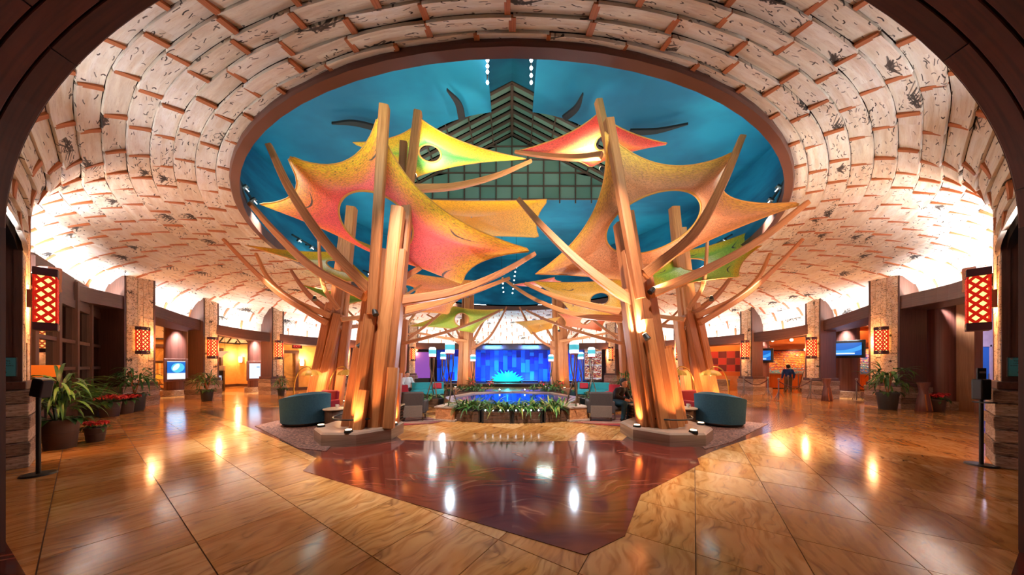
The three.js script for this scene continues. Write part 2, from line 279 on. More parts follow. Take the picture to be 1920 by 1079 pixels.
  for (const [p, q, label] of slivers) {
    const da = FOCAL * 8.1 / (HORIZON - p[1]), db = FOCAL * 8.1 / (HORIZON - q[1]), a = at(p[0], p[1], da), b = at(q[0], q[1], db), s = b.clone().sub(a).cross(V(0, 1, 0)).normalize();
    tag(mesh('ceiling_sliver', sweep(curve([a, a.clone().lerp(b, 0.5).addScaledVector(s, 0.12), b], 10), t => [0.03 + 0.2 * Math.sin(Math.min(1, t * 1.15) * 1.7), 0.08], V(0, 1, 0)), M.blackSoft), label, 'sliver', 'dark ceiling fins');
  }
}
// ---------- floor ----------
function marbleTex(seed, c1, c2, c3, vein) {
  return dataTex(384, 384, (u, v) => {
    const w = fbm(u * 2, v * 3, seed, 3, 2, 3), g = fbm(u * 3, v * 9 + w * 2, seed + 3, 3, 3, 0), f = fbm(u * 6, v * 34 + w * 9, seed + 7, 3, 6, 0);
    const vn = Math.pow(1 - Math.abs(fbm(u * 2 + w * 0.6, v * 9 + w * 4, seed + 11, 3) - 0.5) * 2, 16) * clamp(noise(u * 5, v * 5, seed + 13) * 2.2 - 0.8);
    return mixc(mixc(mixc(c1, c2, clamp(g * 1.8 - 0.4)), c3, clamp((f - 0.44) * 2.8) * 0.6), vein, clamp(vn * 0.75));
  });
}
M.tiles = [[201, [212, 150, 84], [230, 178, 112], [166, 104, 48], [118, 76, 44]], [207, [202, 136, 70], [224, 164, 96], [154, 92, 40], [110, 70, 42]], [213, [220, 164, 102], [234, 188, 130], [178, 118, 60], [134, 92, 60]], [219, [192, 132, 68], [212, 152, 86], [146, 90, 40], [98, 70, 48]]].map(a => phys({ map: marbleTex(...a), roughness: 0.13, ior: 1.6 }));
M.redMarble = phys({ map: marbleTex(231, [104, 44, 34], [122, 54, 42], [86, 34, 28], [190, 140, 110]), roughness: 0.1, ior: 1.6 });
M.darkMarble = phys({ map: marbleTex(237, [92, 58, 48], [116, 74, 60], [70, 42, 38], [150, 112, 90]), roughness: 0.14, ior: 1.6 });
M.grout = std({ color: 0x6b4526, roughness: 0.7 });
const floor = struct('floor', bx(62, 0.3, 36, 0, -0.158, -13.5), M.grout, 'polished golden marble floor of square tiles');
{
  const T = 0.78, ang = -33 * RAD, r = rng(71), ca = Math.cos(ang), sa = Math.sin(ang), list = [];
  const g0 = bx(T - 0.008, 0.02, T - 0.008, 0, -0.01, 0), variants = [];
  for (let k = 0; k < 6; k++) { const g = g0.clone(), uv = g.attributes.uv, ox = r() * 2, oy = r() * 2; for (let i = 0; i < uv.count; i++) uv.setXY(i, uv.getX(i) * 0.85 + ox, uv.getY(i) * 0.85 + oy); variants.push(g); }
  for (let i = -48; i <= 48; i++) for (let j = -48; j <= 48; j++) {
    const a = (i + 0.5) * T, b = (j + 0.5) * T, x = a * ca - b * sa, d = 10 + a * sa + b * ca; if (Math.abs(x) > 30 || d < -3.5 || d > 30.5) continue;
    const dd = Math.max(d, 0.3), vis = d > 1.4 && Math.abs(x) < d * 1.95 ? 1 / (d * Math.sqrt(d)) : 0; list.push([x, d, vis, Math.floor(r() * 4), Math.floor(r() * 6)]);
  }
  list.sort((p, q) => q[2] - p[2]);
  const rest = M.tiles.map(() => []);
  list.forEach(([x, d, v, m, k], i) => {
    if (i < 300) { const o = mesh('tile', variants[k], M.tiles[m], floor); o.position.set(x, 0, -d); o.rotation.y = ang; }
    else { const g = variants[k].clone(); g.rotateY(ang); g.translate(x, 0, -d); rest[m].push(g); }
  });
  rest.forEach((l, k) => { if (l.length) mesh('further_tiles', join(l), M.tiles[k], floor).userData.kind = 'stuff'; });
  // inlays of darker stone, flush but for a hair
  const fp = (px, py) => { const d = FOCAL * EYE / (py - HORIZON); return new THREE.Vector2((px - 960) * d / FOCAL, d); };
  const inlay = (name, pts, mat, y, us) => { const s = new THREE.Shape(pts), g = new THREE.ExtrudeGeometry(s, { depth: 0.006, bevelEnabled: false, curveSegments: 48 }); g.rotateX(-Math.PI / 2); g.translate(0, y - 0.006, 0); const uv = g.attributes.uv; for (let i = 0; i < uv.count; i++) uv.setXY(i, uv.getX(i) * us, uv.getY(i) * us); return mesh(name, g, mat, floor); };
  inlay('red_marble_inlay', [fp(568, 884), fp(1097, 1042), fp(1172, 1006), fp(1202, 928), fp(1312, 872), fp(1300, 838), fp(1150, 826), fp(1010, 829), fp(880, 829), fp(760, 826), fp(610, 845)], M.redMarble, 0.006, 0.5).userData.label = 'dark red veined marble inlay with a pointed end';
  const arcL = new THREE.SplineCurve([fp(376, 773), fp(440, 792), fp(520, 825), fp(590, 858), fp(630, 872)]).getPoints(20), arcR = new THREE.SplineCurve([fp(1290, 868), fp(1350, 842), fp(1440, 812), fp(1500, 796), fp(1512, 776)]).getPoints(20);
  inlay('dark_marble_band', [...arcL, fp(760, 832), fp(720, 800), fp(640, 775), fp(560, 765), fp(450, 764)], M.darkMarble, 0.004, 0.5).userData.label = 'dark glossy stone band curving along the lounge';
  inlay('dark_marble_band', [...arcR, fp(1440, 764), fp(1340, 764), fp(1280, 778), fp(1200, 800), fp(1160, 832)], M.darkMarble, 0.0045, 0.5).userData.label = 'dark glossy stone band curving along the lounge';
  inlay('dark_floor_strip', [fp(0, 1000), fp(48, 1079), fp(-200, 1079)], M.redMarble, 0.005, 0.5).userData.label = 'dark stone border at the portal';
  inlay('dark_floor_strip', [fp(1920, 1010), fp(2120, 1079), fp(1896, 1079)], M.redMarble, 0.005, 0.5).userData.label = 'dark stone border at the portal';
}
// ---------- portal and vault over the viewer ----------
const ARCH = { d: 2.5, a: 4.5, b: 2.83, y: 2.86 };
{
  const hole = (k) => { const p = new THREE.Path(); p.moveTo(-ARCH.a - k, -0.1); p.lineTo(-ARCH.a - k, ARCH.y); for (let i = 0; i <= 60; i++) { const t = Math.PI - i / 60 * Math.PI; p.lineTo(Math.cos(t) * (ARCH.a + k), ARCH.y + Math.sin(t) * (ARCH.b + k)); } p.lineTo(ARCH.a + k, -0.1); return p; };
  const s = new THREE.Shape([new THREE.Vector2(-12, 0), new THREE.Vector2(-12, 8.2), new THREE.Vector2(12, 8.2), new THREE.Vector2(12, 0)]);
  const outer = new THREE.Shape(); const pts = hole(0.02).getPoints();
  outer.moveTo(-12, 0); outer.lineTo(-12, 8.2); outer.lineTo(12, 8.2); outer.lineTo(12, 0); outer.lineTo(pts[pts.length - 1].x, 0); for (let i = pts.length - 2; i > 0; i--) outer.lineTo(pts[i].x, pts[i].y); outer.lineTo(pts[0].x, 0);
  const g = new THREE.ExtrudeGeometry(outer, { depth: 0.35, bevelEnabled: false }); g.translate(0, 0, -ARCH.d);
  const portal = struct('wall_portal', g, M.vaultWoodB, 'dark wooden portal wall with a wide elliptical arch');
  // vault lining of bent planks, then a plain vault behind
  const ring = (k, d, t0, t1, w, th) => { const n = 14, P = []; for (let i = 0; i <= n; i++) { const t = lerp(t0, t1, i / n); P.push(V(Math.cos(t) * (ARCH.a + k), ARCH.y + Math.sin(t) * (ARCH.b + k), -d)); } return sweep(P, () => [w, th], V(0, 0, 1), false, 0.1); };
  const r = rng(17); const W = 0.155;
  for (let i = 0; i < 9; i++) { const d = ARCH.d - 0.02 - (i + 0.5) * W; let t = -r() * 0.5; while (t < Math.PI) { const e = t + 0.42 + r() * 0.2; mesh('plank', ring(-0.01 + r() * 0.012, d, Math.max(0, t), Math.min(Math.PI, e - 0.004), 0.05, W - 0.012), r() < 0.5 ? M.vaultWood : M.vaultWoodB, portal); t = e; } }
  for (const s of [-1, 1]) for (let i = 0; i < 9; i++) mesh('plank', bx(0.05, ARCH.y, W - 0.012, s * ARCH.a, ARCH.y / 2, -(ARCH.d - 0.02 - (i + 0.5) * W)), i % 2 ? M.vaultWood : M.vaultWoodB, portal);
  const vault = grid(60, 1, (u, v) => { const t = u * Math.PI, d = lerp(ARCH.d, -4, v); return [V(Math.cos(t) * (ARCH.a + 0.06), ARCH.y + Math.sin(t) * (ARCH.b + 0.06), -d), [u * 12, v * 6]]; });
  const sides = [-1, 1].map(s => bx(0.1, ARCH.y + 0.02, 6.5, s * (ARCH.a + 0.1), ARCH.y / 2, 0.75));
  struct('ceiling_vault', vault, M.vaultWood, 'dark wooden vault over the entrance passage').material.side = THREE.DoubleSide;
  struct('wall_passage', join(sides), M.vaultWood, 'dark wooden sides of the entrance passage');
  struct('wall_back', bx(12, 7, 0.2, 0, 3.5, 4.1), M.vaultWoodB, 'dark wall behind the viewer closing the passage');
}
// ---------- pillars, beams, cove lamps ----------
const stoneTex = dataTex(256, 256, (u, v) => { const a = fbm(u * 8, v * 8, 301, 5, 8, 8), b = fbm(u * 30, v * 30, 307, 2, 30, 30); return mixc(mixc([160, 134, 116], [206, 182, 162], clamp(a * 1.7 - 0.35)), [92, 70, 60], clamp((b - 0.6) * 3) * 0.7); });
const stoneTexB = dataTex(256, 256, (u, v) => { const a = fbm(u * 6, v * 14, 311, 5, 6, 14), b = fbm(u * 24, v * 40, 317, 3, 24, 40); return mixc(mixc([138, 112, 96], [190, 162, 142], clamp(a * 1.8 - 0.4)), [74, 54, 46], clamp((b - 0.52) * 4) * 0.8); });
M.stone = std({ map: stoneTex, roughness: 0.8, bumpMap: stoneTex, bumpScale: 0.02 });
M.stoneB = std({ map: stoneTexB, roughness: 0.9, bumpMap: stoneTexB, bumpScale: 0.04 });
function stoneBase(parent, w, dp, h, courses, zc, seed) {      // courses of rough and dressed blocks
  const r = rng(seed);
  for (let c = 0; c < courses; c++) {
    const y0 = h * c / courses, hh = h / courses - 0.012, rough = c % 2, grow = rough ? 0.012 : 0, cut = 0.35 + r() * 0.3, W = w + grow * 2, D = dp + grow * 2;
    const a = W * cut - 0.006, b = W * (1 - cut) - 0.006;
    mesh('stone_block', rbx(a, hh, D, 0.015, -W / 2 + a / 2, y0 + hh / 2, zc), rough ? M.stoneB : M.stone, parent); mesh('stone_block', rbx(b, hh, D, 0.015, W / 2 - b / 2, y0 + hh / 2, zc), rough ? M.stoneB : M.stone, parent);
  }
}
function pillar(pos, yaw, w, dp, top, baseH, label, seed) {    // local +z looks into the hall, origin at the foot of the inner face
  const g = new THREE.Group(); g.name = numbered('pillar'); g.position.copy(pos); g.rotation.y = yaw; g.userData = { label, category: 'pillar', group: 'bark faced pillars round the hall' }; scene.add(g);
  const r = rng(seed), H = top - baseH;
  mesh('core', bx(w, H, dp - 0.04, 0, baseH + H / 2, -dp / 2), M.darkWood, g);
  for (const s of [-1, 1]) mesh('corner_post', bx(0.05, H, 0.07, s * (w / 2 - 0.01), baseH + H / 2, -0.01), M.darkWood, g);
  const n = Math.max(3, Math.round(w / 0.2)), sw = (w - 0.1) / n;
  for (let i = 0; i < n; i++) { let y = baseH + 0.06 - r() * 0.5; while (y < top) { const e = y + 0.8 + r() * 0.9, y0 = Math.max(baseH + 0.06, y), y1 = Math.min(top, e); if (y1 - y0 > 0.05) { const b = bx(sw - 0.008, y1 - y0 - 0.012, 0.03 + r() * 0.03, -w / 2 + 0.05 + sw * (i + 0.5), (y0 + y1) / 2, 0.0); mesh('bark_board', b, r() < 0.6 ? barkWall : barkWallB, g); } y = e; } }
  mesh('base_moulding', rbx(w + 0.16, 0.13, dp + 0.1, 0.02, 0, baseH, -dp / 2 + 0.02), M.darkWood, g);
  stoneBase(g, w + 0.22, dp + 0.12, baseH - 0.07, baseH > 1 ? 6 : 4, -dp / 2 + 0.03, seed + 3);
  return g;
}
const PILL = [];      // [degrees, inset, width, depth, yaw override]
for (const s of [-1, 1]) {
  const side = s < 0 ? 'on the shop window side' : 'on the reception side';
  const P = [[46, 10.95, 0.85, 1.0], [86, 15.6, 0.95, 0.95], [97, 15.9, 0.62, 0.9], [105.7, 14.5, 0.6, 0.85], [120, 13.5, 0.7, 0.85], [141, 12.7, 0.75, 0.8]];
  const names = ['bark faced pillar with tall stone base beside the dark portal ' + side, s < 0 ? 'wide bark faced pillar between the shop window and the yellow corridor' : 'wide bark faced pillar between the reception and the blue door', s < 0 ? 'narrow bark faced pillar between two openings to the yellow corridor' : 'narrow bark faced pillar between two openings to the reception desk', s < 0 ? 'slim bark faced pillar beside the yellow wall with sconces' : 'slim bark faced pillar beside the chequered red wall', s < 0 ? 'bark faced pillar standing behind the leaning timber posts, shop side' : 'bark faced pillar standing behind the leaning timber posts, reception side', s < 0 ? 'bark faced pillar beside the purple screen of the blue stage' : 'bark faced pillar beside the poster of the blue stage'];
  P.forEach(([deg, r, w, dp], i) => {
    const p = pol(s * deg, r - dp + 0.1), to = pol(0, 0).sub(p); let yaw = Math.atan2(to.x, to.z);
    if (i === 0) { const n = V(-s * 0.57, 0, -0.82); yaw = Math.atan2(n.x, n.z); p.set(s * 8.28, 0, -4.75); }
    const g = pillar(p, yaw, w, dp, i === 0 ? 6.3 : i === 1 ? 5.75 : 5.5, [1.32, 0.9, 0.95, 0.95, 0.95, 0.95][i], names[i], 400 + i * 7 + (s > 0 ? 50 : 0));
    PILL.push({ s, i, deg: s * deg, g, w, p, yaw, inner: r - dp });
  });
}
// eave beams, one per bay, and the lamps hidden in the cove behind them
function eaveAt(deg, off, dy) { const [r, y] = eave(deg), a = pol(deg - 1, eave(deg - 1)[0]), b = pol(deg + 1, eave(deg + 1)[0]), t = b.sub(a).normalize(), n = V(-t.z, 0, t.x), p = pol(deg, r); if (n.dot(pol(0, 0).sub(p)) < 0) n.negate(); p.addScaledVector(n, off); p.y = y + dy; return { p, n }; }
const BAYS = [[54.5, 86], [86, 97], [97, 105.7], [105.7, 120], [120, 141], [141, 180]];
let trimNo = 2;
for (const s of [-1, 1]) for (const [a, b] of BAYS) {
  const P = []; for (let i = 0; i <= 14; i++) { const d = lerp(a, b, i / 14), [r, y] = eave(d); P.push(eaveAt(s * d, 0.6, -0.2).p); }
  const o = struct('trim_' + trimNo++, sweep(P, () => [0.16, 0.5], V(0, 1, 0), false, 0.1), M.darkWood, 'dark wooden eave beam under the bark ceiling'); 
  const Q = []; for (let i = 0; i <= 14; i++) { const d = lerp(a, b, i / 14), [r, y] = eave(d); Q.push(eaveAt(s * d, 0.08, -0.42).p); }
  mesh('soffit_board', sweep(Q, () => [1.2, 0.06], V(0, 1, 0), false, 0.1), M.darkWood, o);
}
M.lampWhite = std({ color: 0x222222, emissive: 0xfff0dc, emissiveIntensity: 6 });
function areaLight(color, strength, w, h, pos, target) { const l = new THREE.RectAreaLight(color, strength, w, h); l.position.copy(pos); l.lookAt(target); scene.add(l); return l; }
{
  const spans = [[55, 60, 1.6, 1.3], [62, 72, 2.6, 1.1], [76, 83, 1.9, 1.2], [88.5, 94.5, 1.7, 0.6], [99, 104, 1.4, 0.6], [108, 117.5, 2.2, 0.5], [123, 130, 1.9, 0.6], [131.5, 138.5, 1.8, 0.6], [144, 152, 1.9, 0.38], [154, 162, 1.9, 0.38], [164, 171, 1.8, 0.38], [173, 179.4, 1.5, 0.38]];
  for (const s of [-1, 1]) for (const [a, b, w, k] of spans) {
    const m = (a + b) / 2, E = eaveAt(s * m, 0.42, -0.2), p = E.p, up = p.clone().addScaledVector(E.n, 0.45).add(V(0, 1.5, 0));
    const t = thing('cove_lamp', 'linear cove lamp hidden behind the wooden eave beam', 'lamp', [p.x, p.y - 0.06, p.z], Math.atan2(E.n.x, E.n.z), 'cove lamps behind the eave beams');
    mesh('housing', bx(w, 0.08, 0.14, 0, -0.04, 0), M.black, t); mesh('light_strip', bx(w - 0.06, 0.02, 0.08, 0, 0.012, 0), M.lampWhite, t);
    areaLight(COVE_TINT, COVE * k, w, 0.14, p, up);
  }
  // lamps beside the portal that wash the first bay
  for (const s of [-1, 1]) {
    const p = V(s * 6.9, 3.55, -3.35), t = thing('cove_lamp', 'wall washing lamp on the portal beside the first pillar', 'lamp', [p.x, p.y - 0.06, p.z], 0, 'portal lamps');
    mesh('housing', bx(0.9, 0.08, 0.2, 0, -0.04, 0), M.black, t); mesh('light_strip', bx(0.84, 0.02, 0.14, 0, 0.012, 0), M.lampWhite, t);
    areaLight(COVE_TINT, COVE_NEAR, 0.9, 0.2, p, p.clone().add(V(-s * 0.5, 1.6, -0.35)));
  }
}
M.plinth = phys({ map: marbleTex(251, [156, 128, 110], [182, 154, 134], [124, 98, 84], [186, 160, 140]), roughness: 0.3 });
// ---------- walls beyond the openings ----------
const plasterTex = (seed, a, b) => dataTex(256, 256, (u, v) => mixc(a, b, clamp(fbm(u * 6, v * 6, seed, 5, 6, 6) * 1.6 - 0.3)));
M.yellow = std({ map: plasterTex(801, [226, 168, 88], [238, 184, 104]), roughness: 0.85 });
M.orange = std({ map: plasterTex(805, [226, 140, 80], [236, 156, 96]), roughness: 0.85 });
M.lavender = std({ map: plasterTex(809, [196, 184, 204], [212, 200, 216]), roughness: 0.85 });
M.ceilPale = std({ map: plasterTex(813, [214, 186, 140], [226, 200, 156]), roughness: 0.9, side: THREE.DoubleSide });
M.darkPlaster = std({ map: plasterTex(817, [64, 46, 42], [76, 56, 50]), roughness: 0.8 });
const glassDark = phys({ color: 0x0c0a0a, roughness: 0.05, clearcoat: 1, clearcoatRoughness: 0.03 });
const glassAmber = phys({ color: 0x8a5a26, roughness: 0.1, clearcoat: 1, clearcoatRoughness: 0.05 });
let wallNo = 0;
function wallSeg(name, x1, d1, x2, d2, y0, y1, mat, label, th = 0.2) {
  const L = Math.hypot(x2 - x1, d2 - d1), g = bx(L + 0.04, y1 - y0, th, 0, (y1 - y0) / 2, 0), o = struct(name, g, mat, label);
  o.position.set((x1 + x2) / 2, y0, -(d1 + d2) / 2); o.rotation.y = Math.atan2(d2 - d1, x2 - x1); return o;
}
// a spot on a wall line: [x, d, yaw] with u 0..1 along it, off metres towards the hall
function onWall(x1, d1, x2, d2, u, off = 0.12) { const L = Math.hypot(x2 - x1, d2 - d1), tx = (x2 - x1) / L, td = (d2 - d1) / L; let nx = td, nd = -tx; const mx = (x1 + x2) / 2, md = (d1 + d2) / 2; if (nx * (0 - mx) + nd * (CD - md) < 0) { nx = -nx; nd = -nd; } return [lerp(x1, x2, u) + nx * off, lerp(d1, d2, u) + nd * off, Math.atan2(nx, -nd)]; }
const LW = { B: [-24.2, 15.2, -21.4, 18.4], C: [-21.4, 18.4, -21.5, 21.9], D: [-21.5, 21.9, -16.4, 21.2], E: [-16.4, 21.2, -14.9, 17.8], F: [-14.9, 17.8, -12.2, 19.9], G: [-12.2, 19.9, -9.2, 23.4] };
wallSeg('wall_corridor', ...[-17.6, 9.6, -24.2, 15.2], 0, 4.3, M.yellow, 'yellow corridor wall behind the wide pillar');
wallSeg('wall_corridor', ...LW.B, 0, 4.3, M.yellow, 'yellow corridor wall with the curtained window');
wallSeg('wall_corridor', ...LW.C, 0, 4.3, M.yellow, 'yellow corridor wall with amber window');
wallSeg('wall_corridor', ...LW.D, 0, 4.3, M.yellow, 'yellow corridor wall with a sconce and dark door');
wallSeg('wall_corridor', ...LW.E, 0, 4.3, M.yellow, 'yellow return wall of the corridor');
wallSeg('wall_corridor', ...LW.F, 0, 4.3, M.yellow, 'yellow wall with sconce behind the slim pillar');
wallSeg('wall_far', ...LW.G, 0, 4.3, M.darkPlaster, 'dark wall left of the stage');
const RW = { S: [16.3, 22.6, 26.4, 19.4], F: [14.9, 17.8, 12.2, 19.9], G: [12.2, 19.9, 9.2, 23.4], E: [16.3, 22.6, 14.9, 17.8], T: [26.4, 19.4, 22.8, 13.4], Q: [18.2, 13.3, 24.4, 13.3] };
wallSeg('wall_reception', ...RW.S, 0, 4.3, M.orange, 'orange wall behind the reception desk');
wallSeg('wall_reception', ...RW.E, 0, 4.3, M.orange, 'orange return wall of the reception');
wallSeg('wall_reception', ...RW.T, 0, 4.3, M.orange, 'orange side wall of the reception');
wallSeg('wall_chequer', ...RW.F, 0, 4.3, M.orange, 'orange wall with red chequered panel');
wallSeg('wall_far', ...RW.G, 0, 4.3, M.darkPlaster, 'dark wall right of the stage');
wallSeg('wall_side_passage', ...RW.Q, 0, 4.3, M.lavender, 'pale lavender wall of the side passage');
wallSeg('wall_side_passage', 24.4, 13.3, 15.5, 4.6, 0, 4.3, M.lavender, 'pale lavender side of the passage');
wallSeg('wall_side_passage', 15.5, 4.6, 9.2, 2.4, 0, 6, M.darkPlaster, 'dark wall joining the portal and the passage');
wallSeg('wall_shop_end', -9.4, 2.4, -10.4, 4.2, 0, 6, M.darkPlaster, 'dark wall joining the portal and the shop window');
// flat ceiling ring behind the eaves
{
  const g = grid(90, 1, (u, v) => { const deg = lerp(46, 314, u), [r, y] = eave(deg > 180 ? deg - 360 : deg); return [pol(deg, v ? 27 : r - 0.1, 4.3), [u * 30, v * 8]]; });
  struct('ceiling_corridor', g, M.ceilPale, 'pale flat ceiling of the corridors behind the eaves');
  const e = grid(90, 1, (u, v) => { const deg = lerp(44, 316, u), [r, y] = eave(deg > 180 ? deg - 360 : deg); return [pol(deg, r + 0.12, v ? 4.32 : Math.min(4.25, y - 0.42)), [u * 30, v]]; });
  struct('wall_eave', e, M.shell, 'dark bulkhead behind the eave beams');
}
// slanting bark transom panels over the corridor windows
{
  const t = structGroup('window_transom', 'row of pale transom panels with dark bars above the yellow corridor');
  for (const [seg, n] of [[LW.B, 6], [LW.C, 6], [LW.D, 7]]) for (let i = 0; i < n; i++) {
    const a = onWall(...seg, i / n + 0.01, 0.35), b = onWall(...seg, (i + 1) / n - 0.01, 0.35), c = onWall(...seg, i / n + 0.01, 1.0), e = onWall(...seg, (i + 1) / n - 0.01, 1.0);
    mesh('panel', grid(1, 1, (u, v) => { const lo = [lerp(a[0], b[0], u), lerp(a[1], b[1], u)], hi = [lerp(c[0], e[0], u), lerp(c[1], e[1], u)]; return [V(lerp(lo[0], hi[0], v), lerp(3.3, 4.15, v), -lerp(lo[1], hi[1], v)), [u * 0.6, v * 0.6]]; }), barkMats[i % 5], t);
    mesh('glazing_bar', bar(V(a[0], 3.28, -a[1]), V(c[0], 4.15, -c[1]), 0.07), M.black, t);
    mesh('rail', bar(V(a[0], 3.28, -a[1]), V(b[0], 3.28, -b[1]), 0.09), M.black, t);
  }
}
function framedOpening(seg, u, w, y0, y1, nx, ny, glass, name, label) {
  const [x, d, yaw] = onWall(...seg, u, 0.11), o = structGroup(name, label); o.position.set(x, 0, -d); o.rotation.y = yaw;
  const H = y1 - y0; for (const s of [-1, 1]) mesh('jamb', bx(0.16, H + 0.2, 0.14, s * (w / 2 + 0.08), y0 + H / 2 + 0.1, 0.03), M.darkWood, o);
  mesh('head', bx(w + 0.4, 0.2, 0.16, 0, y1 + 0.1, 0.04), M.darkWood, o); if (y0 > 0.2) mesh('sill', bx(w + 0.4, 0.12, 0.2, 0, y0 - 0.06, 0.05), M.darkWood, o);
  for (let i = 1; i < nx; i++) mesh('mullion', bx(0.07, H, 0.08, -w / 2 + w * i / nx, y0 + H / 2, 0.02), M.darkWood, o);
  for (let j = 1; j < ny; j++) mesh('transom_bar', bx(w, 0.07, 0.08, 0, y0 + H * (j === 1 && ny === 2 ? 0.66 : j / ny), 0.02), M.darkWood, o);
  for (let i = 0; i < nx; i++) for (let j = 0; j < ny; j++) mesh('pane', bx(w / nx - 0.02, H / ny - 0.02, 0.02, -w / 2 + w * (i + 0.5) / nx, y0 + H * (j + 0.5) / ny, -0.02), glass, o);
  return o;
}
const curtainMat = std({ map: dataTex(256, 64, (u, v) => mixc([214, 160, 78], [246, 212, 140], clamp(0.5 + 0.5 * Math.sin(u * 75) + (noise(u * 30, 0, 5) - 0.5)))), roughness: 0.8 });
framedOpening(LW.B, 0.56, 2.6, 0.2, 2.75, 3, 2, glassAmber, 'window_1', 'dark framed window with golden curtains in the yellow corridor');
{ const [x, d, yaw] = onWall(...LW.B, 0.56, 0.24), c = thing('curtain', 'pleated golden curtain in the corridor window', 'curtain', [x, 0.25, -d], yaw); mesh('cloth', grid(60, 1, (u, v) => [V(lerp(-1.1, 1.1, u), v * 1.5, 0.04 * Math.sin(u * 70)), [u, v]]), curtainMat, c); curtainMat.side = THREE.DoubleSide; }
framedOpening(LW.C, 0.42, 1.1, 0.1, 2.7, 2, 3, glassAmber, 'window_2', 'dark framed amber window beside the black kiosk');
framedOpening(LW.D, 0.42, 1.1, 0.0, 2.6, 1, 1, M.darkPlaster, 'door_1', 'dark framed door at the end of the yellow corridor');
framedOpening(LW.F, 0.16, 0.7, 0.0, 2.4, 1, 1, M.darkPlaster, 'door_2', 'dark framed door beside the slim pillar');
for (const seg of [LW.B, LW.C, LW.D, LW.F]) { const a = onWall(...seg, 0, 0.13), b = onWall(...seg, 1, 0.13); const o = struct('baseboard_' + ['a', 'b', 'c', 'd'][wallNo++ % 4], bar(V(a[0], 0.1, -a[1]), V(b[0], 0.1, -b[1]), 0.05, 0.2), M.darkWood, 'dark wooden baseboard of the yellow corridor'); o.name = numbered('baseboard_corridor'); }
// shop window wall between the portal and the wide pillar
{
  const A = [-8.95, 4.4], B = [-15.7, 10.65], L = Math.hypot(B[0] - A[0], B[1] - A[1]), o = structGroup('window_3', 'dark wooden shop window wall with large reflecting panes'), yaw = Math.atan2(B[1] - A[1], B[0] - A[0]);
  o.position.set((A[0] + B[0]) / 2, 0, -(A[1] + B[1]) / 2); o.rotation.y = yaw;
  // local -x runs to the wide pillar ; local z faces the hall on one side
  const xs = []; for (let i = 0; i <= 6; i++) xs.push(-L / 2 + L * i / 6); const ysW = [0, 0.45, 1.55, 2.35, 3.5], tall = 4.2;
  xs.forEach(x => mesh('post', bx(0.2, tall, 0.22, x, tall / 2, 0), M.darkWood, o));
  for (let i = 0; i < 6; i++) {
    for (const y of ysW.slice(1)) mesh('rail', bx(L / 6 - 0.2, y > 3 ? 0.25 : 0.1, 0.14, (xs[i] + xs[i + 1]) / 2, y, 0), M.darkWood, o);
    mesh('kick_panel', bx(L / 6 - 0.18, 0.42, 0.08, (xs[i] + xs[i + 1]) / 2, 0.21, 0), M.darkWood, o); mesh('head_panel', bx(L / 6 - 0.18, 0.7, 0.1, (xs[i] + xs[i + 1]) / 2, 3.95, 0), M.darkWood, o);
    for (let j = 1; j < 4; j++) for (const k of [0.5]) mesh('pane', bx(L / 6 - 0.2, ysW[j + 1] - ysW[j] - 0.06, 0.02, lerp(xs[i], xs[i + 1], k), (ysW[j] + ysW[j + 1]) / 2, 0), glassDark, o);
  }
}
// ---------- round columns behind the eaves ----------
function column(x, d, r, h, label) {
  const t = thing('round_column', label, 'column', [x, 0, -d], 0, 'round reddish columns behind the eaves');
  mesh('shaft', lathe([[r, 0.32], [r, h], [0, h]], 12), M.columnWood, t); const n = 8;
  for (let i = 0; i < n; i++) { const a = i / n * 6.283 + 0.39, w = (r + 0.1) * 2 * Math.tan(Math.PI / n) - 0.01; const m = mesh('base_stone', rbx(w, 0.32, 0.14, 0.012, 0, 0.16, 0), M.stone, t); m.position.set(Math.sin(a) * (r + 0.03), 0, Math.cos(a) * (r + 0.03)); m.rotation.y = a; }
  mesh('collar', lathe([[r + 0.03, h - 0.55], [r + 0.06, h - 0.5], [r + 0.06, h]], 12), M.darkWood, t); return t;
}
column(-18.1, 15.1, 0.44, 4.2, 'round reddish wooden column carrying a lit display beside the curtained window'); column(-15.7, 17.1, 0.34, 4.2, 'round reddish wooden column carrying a white display near the yellow wall');
column(17.3, 14.5, 0.46, 4.2, 'round reddish wooden column carrying a blue screen beside the mural with birds'); column(14.75, 16.6, 0.38, 4.2, 'round reddish wooden column carrying a blue screen near the chequered wall'); column(16.3, 10.6, 0.4, 4.3, 'broad round reddish wooden column between the poinsettia pot and the blue door');
// downlights on the columns
let dn = 0; M.downLens = std({ color: 0x332a22, emissive: 0xffe6c8, emissiveIntensity: 8 });
for (const [x, d, r, h] of [[-18.1, 15.1, 0.44, 3.9], [-15.7, 17.1, 0.34, 3.6], [17.3, 14.5, 0.46, 3.9], [14.75, 16.6, 0.38, 3.6], [16.3, 10.6, 0.4, 4.2]]) {
  const v = V(-x, 0, d - CD + 2).normalize(), k = V(-x, 0, d - 0).normalize(), p = V(x, Math.min(4.24, h), -d).addScaledVector(k, r + 0.35);
  const t = thing('downlight', 'small round downlight above ' + ['the swirl display column', 'the white display column', 'the column beside the bird mural', 'the column near the chequered wall', 'the broad column by the blue door'][dn++], 'lamp', [p.x, p.y, p.z], 0, 'downlights over the columns'); mesh('trim_ring', cyl(0.11, 0.11, 0.06, 0, 0.03, 0, 20), M.black, t); mesh('light_lens', cyl(0.085, 0.085, 0.02, 0, -0.008, 0, 20), M.downLens, t);
  spot(WHITE, 90, V(p.x, p.y - 0.05, p.z), V(x, 1.2, -d).addScaledVector(k, r), 0.55, 0.7);
}
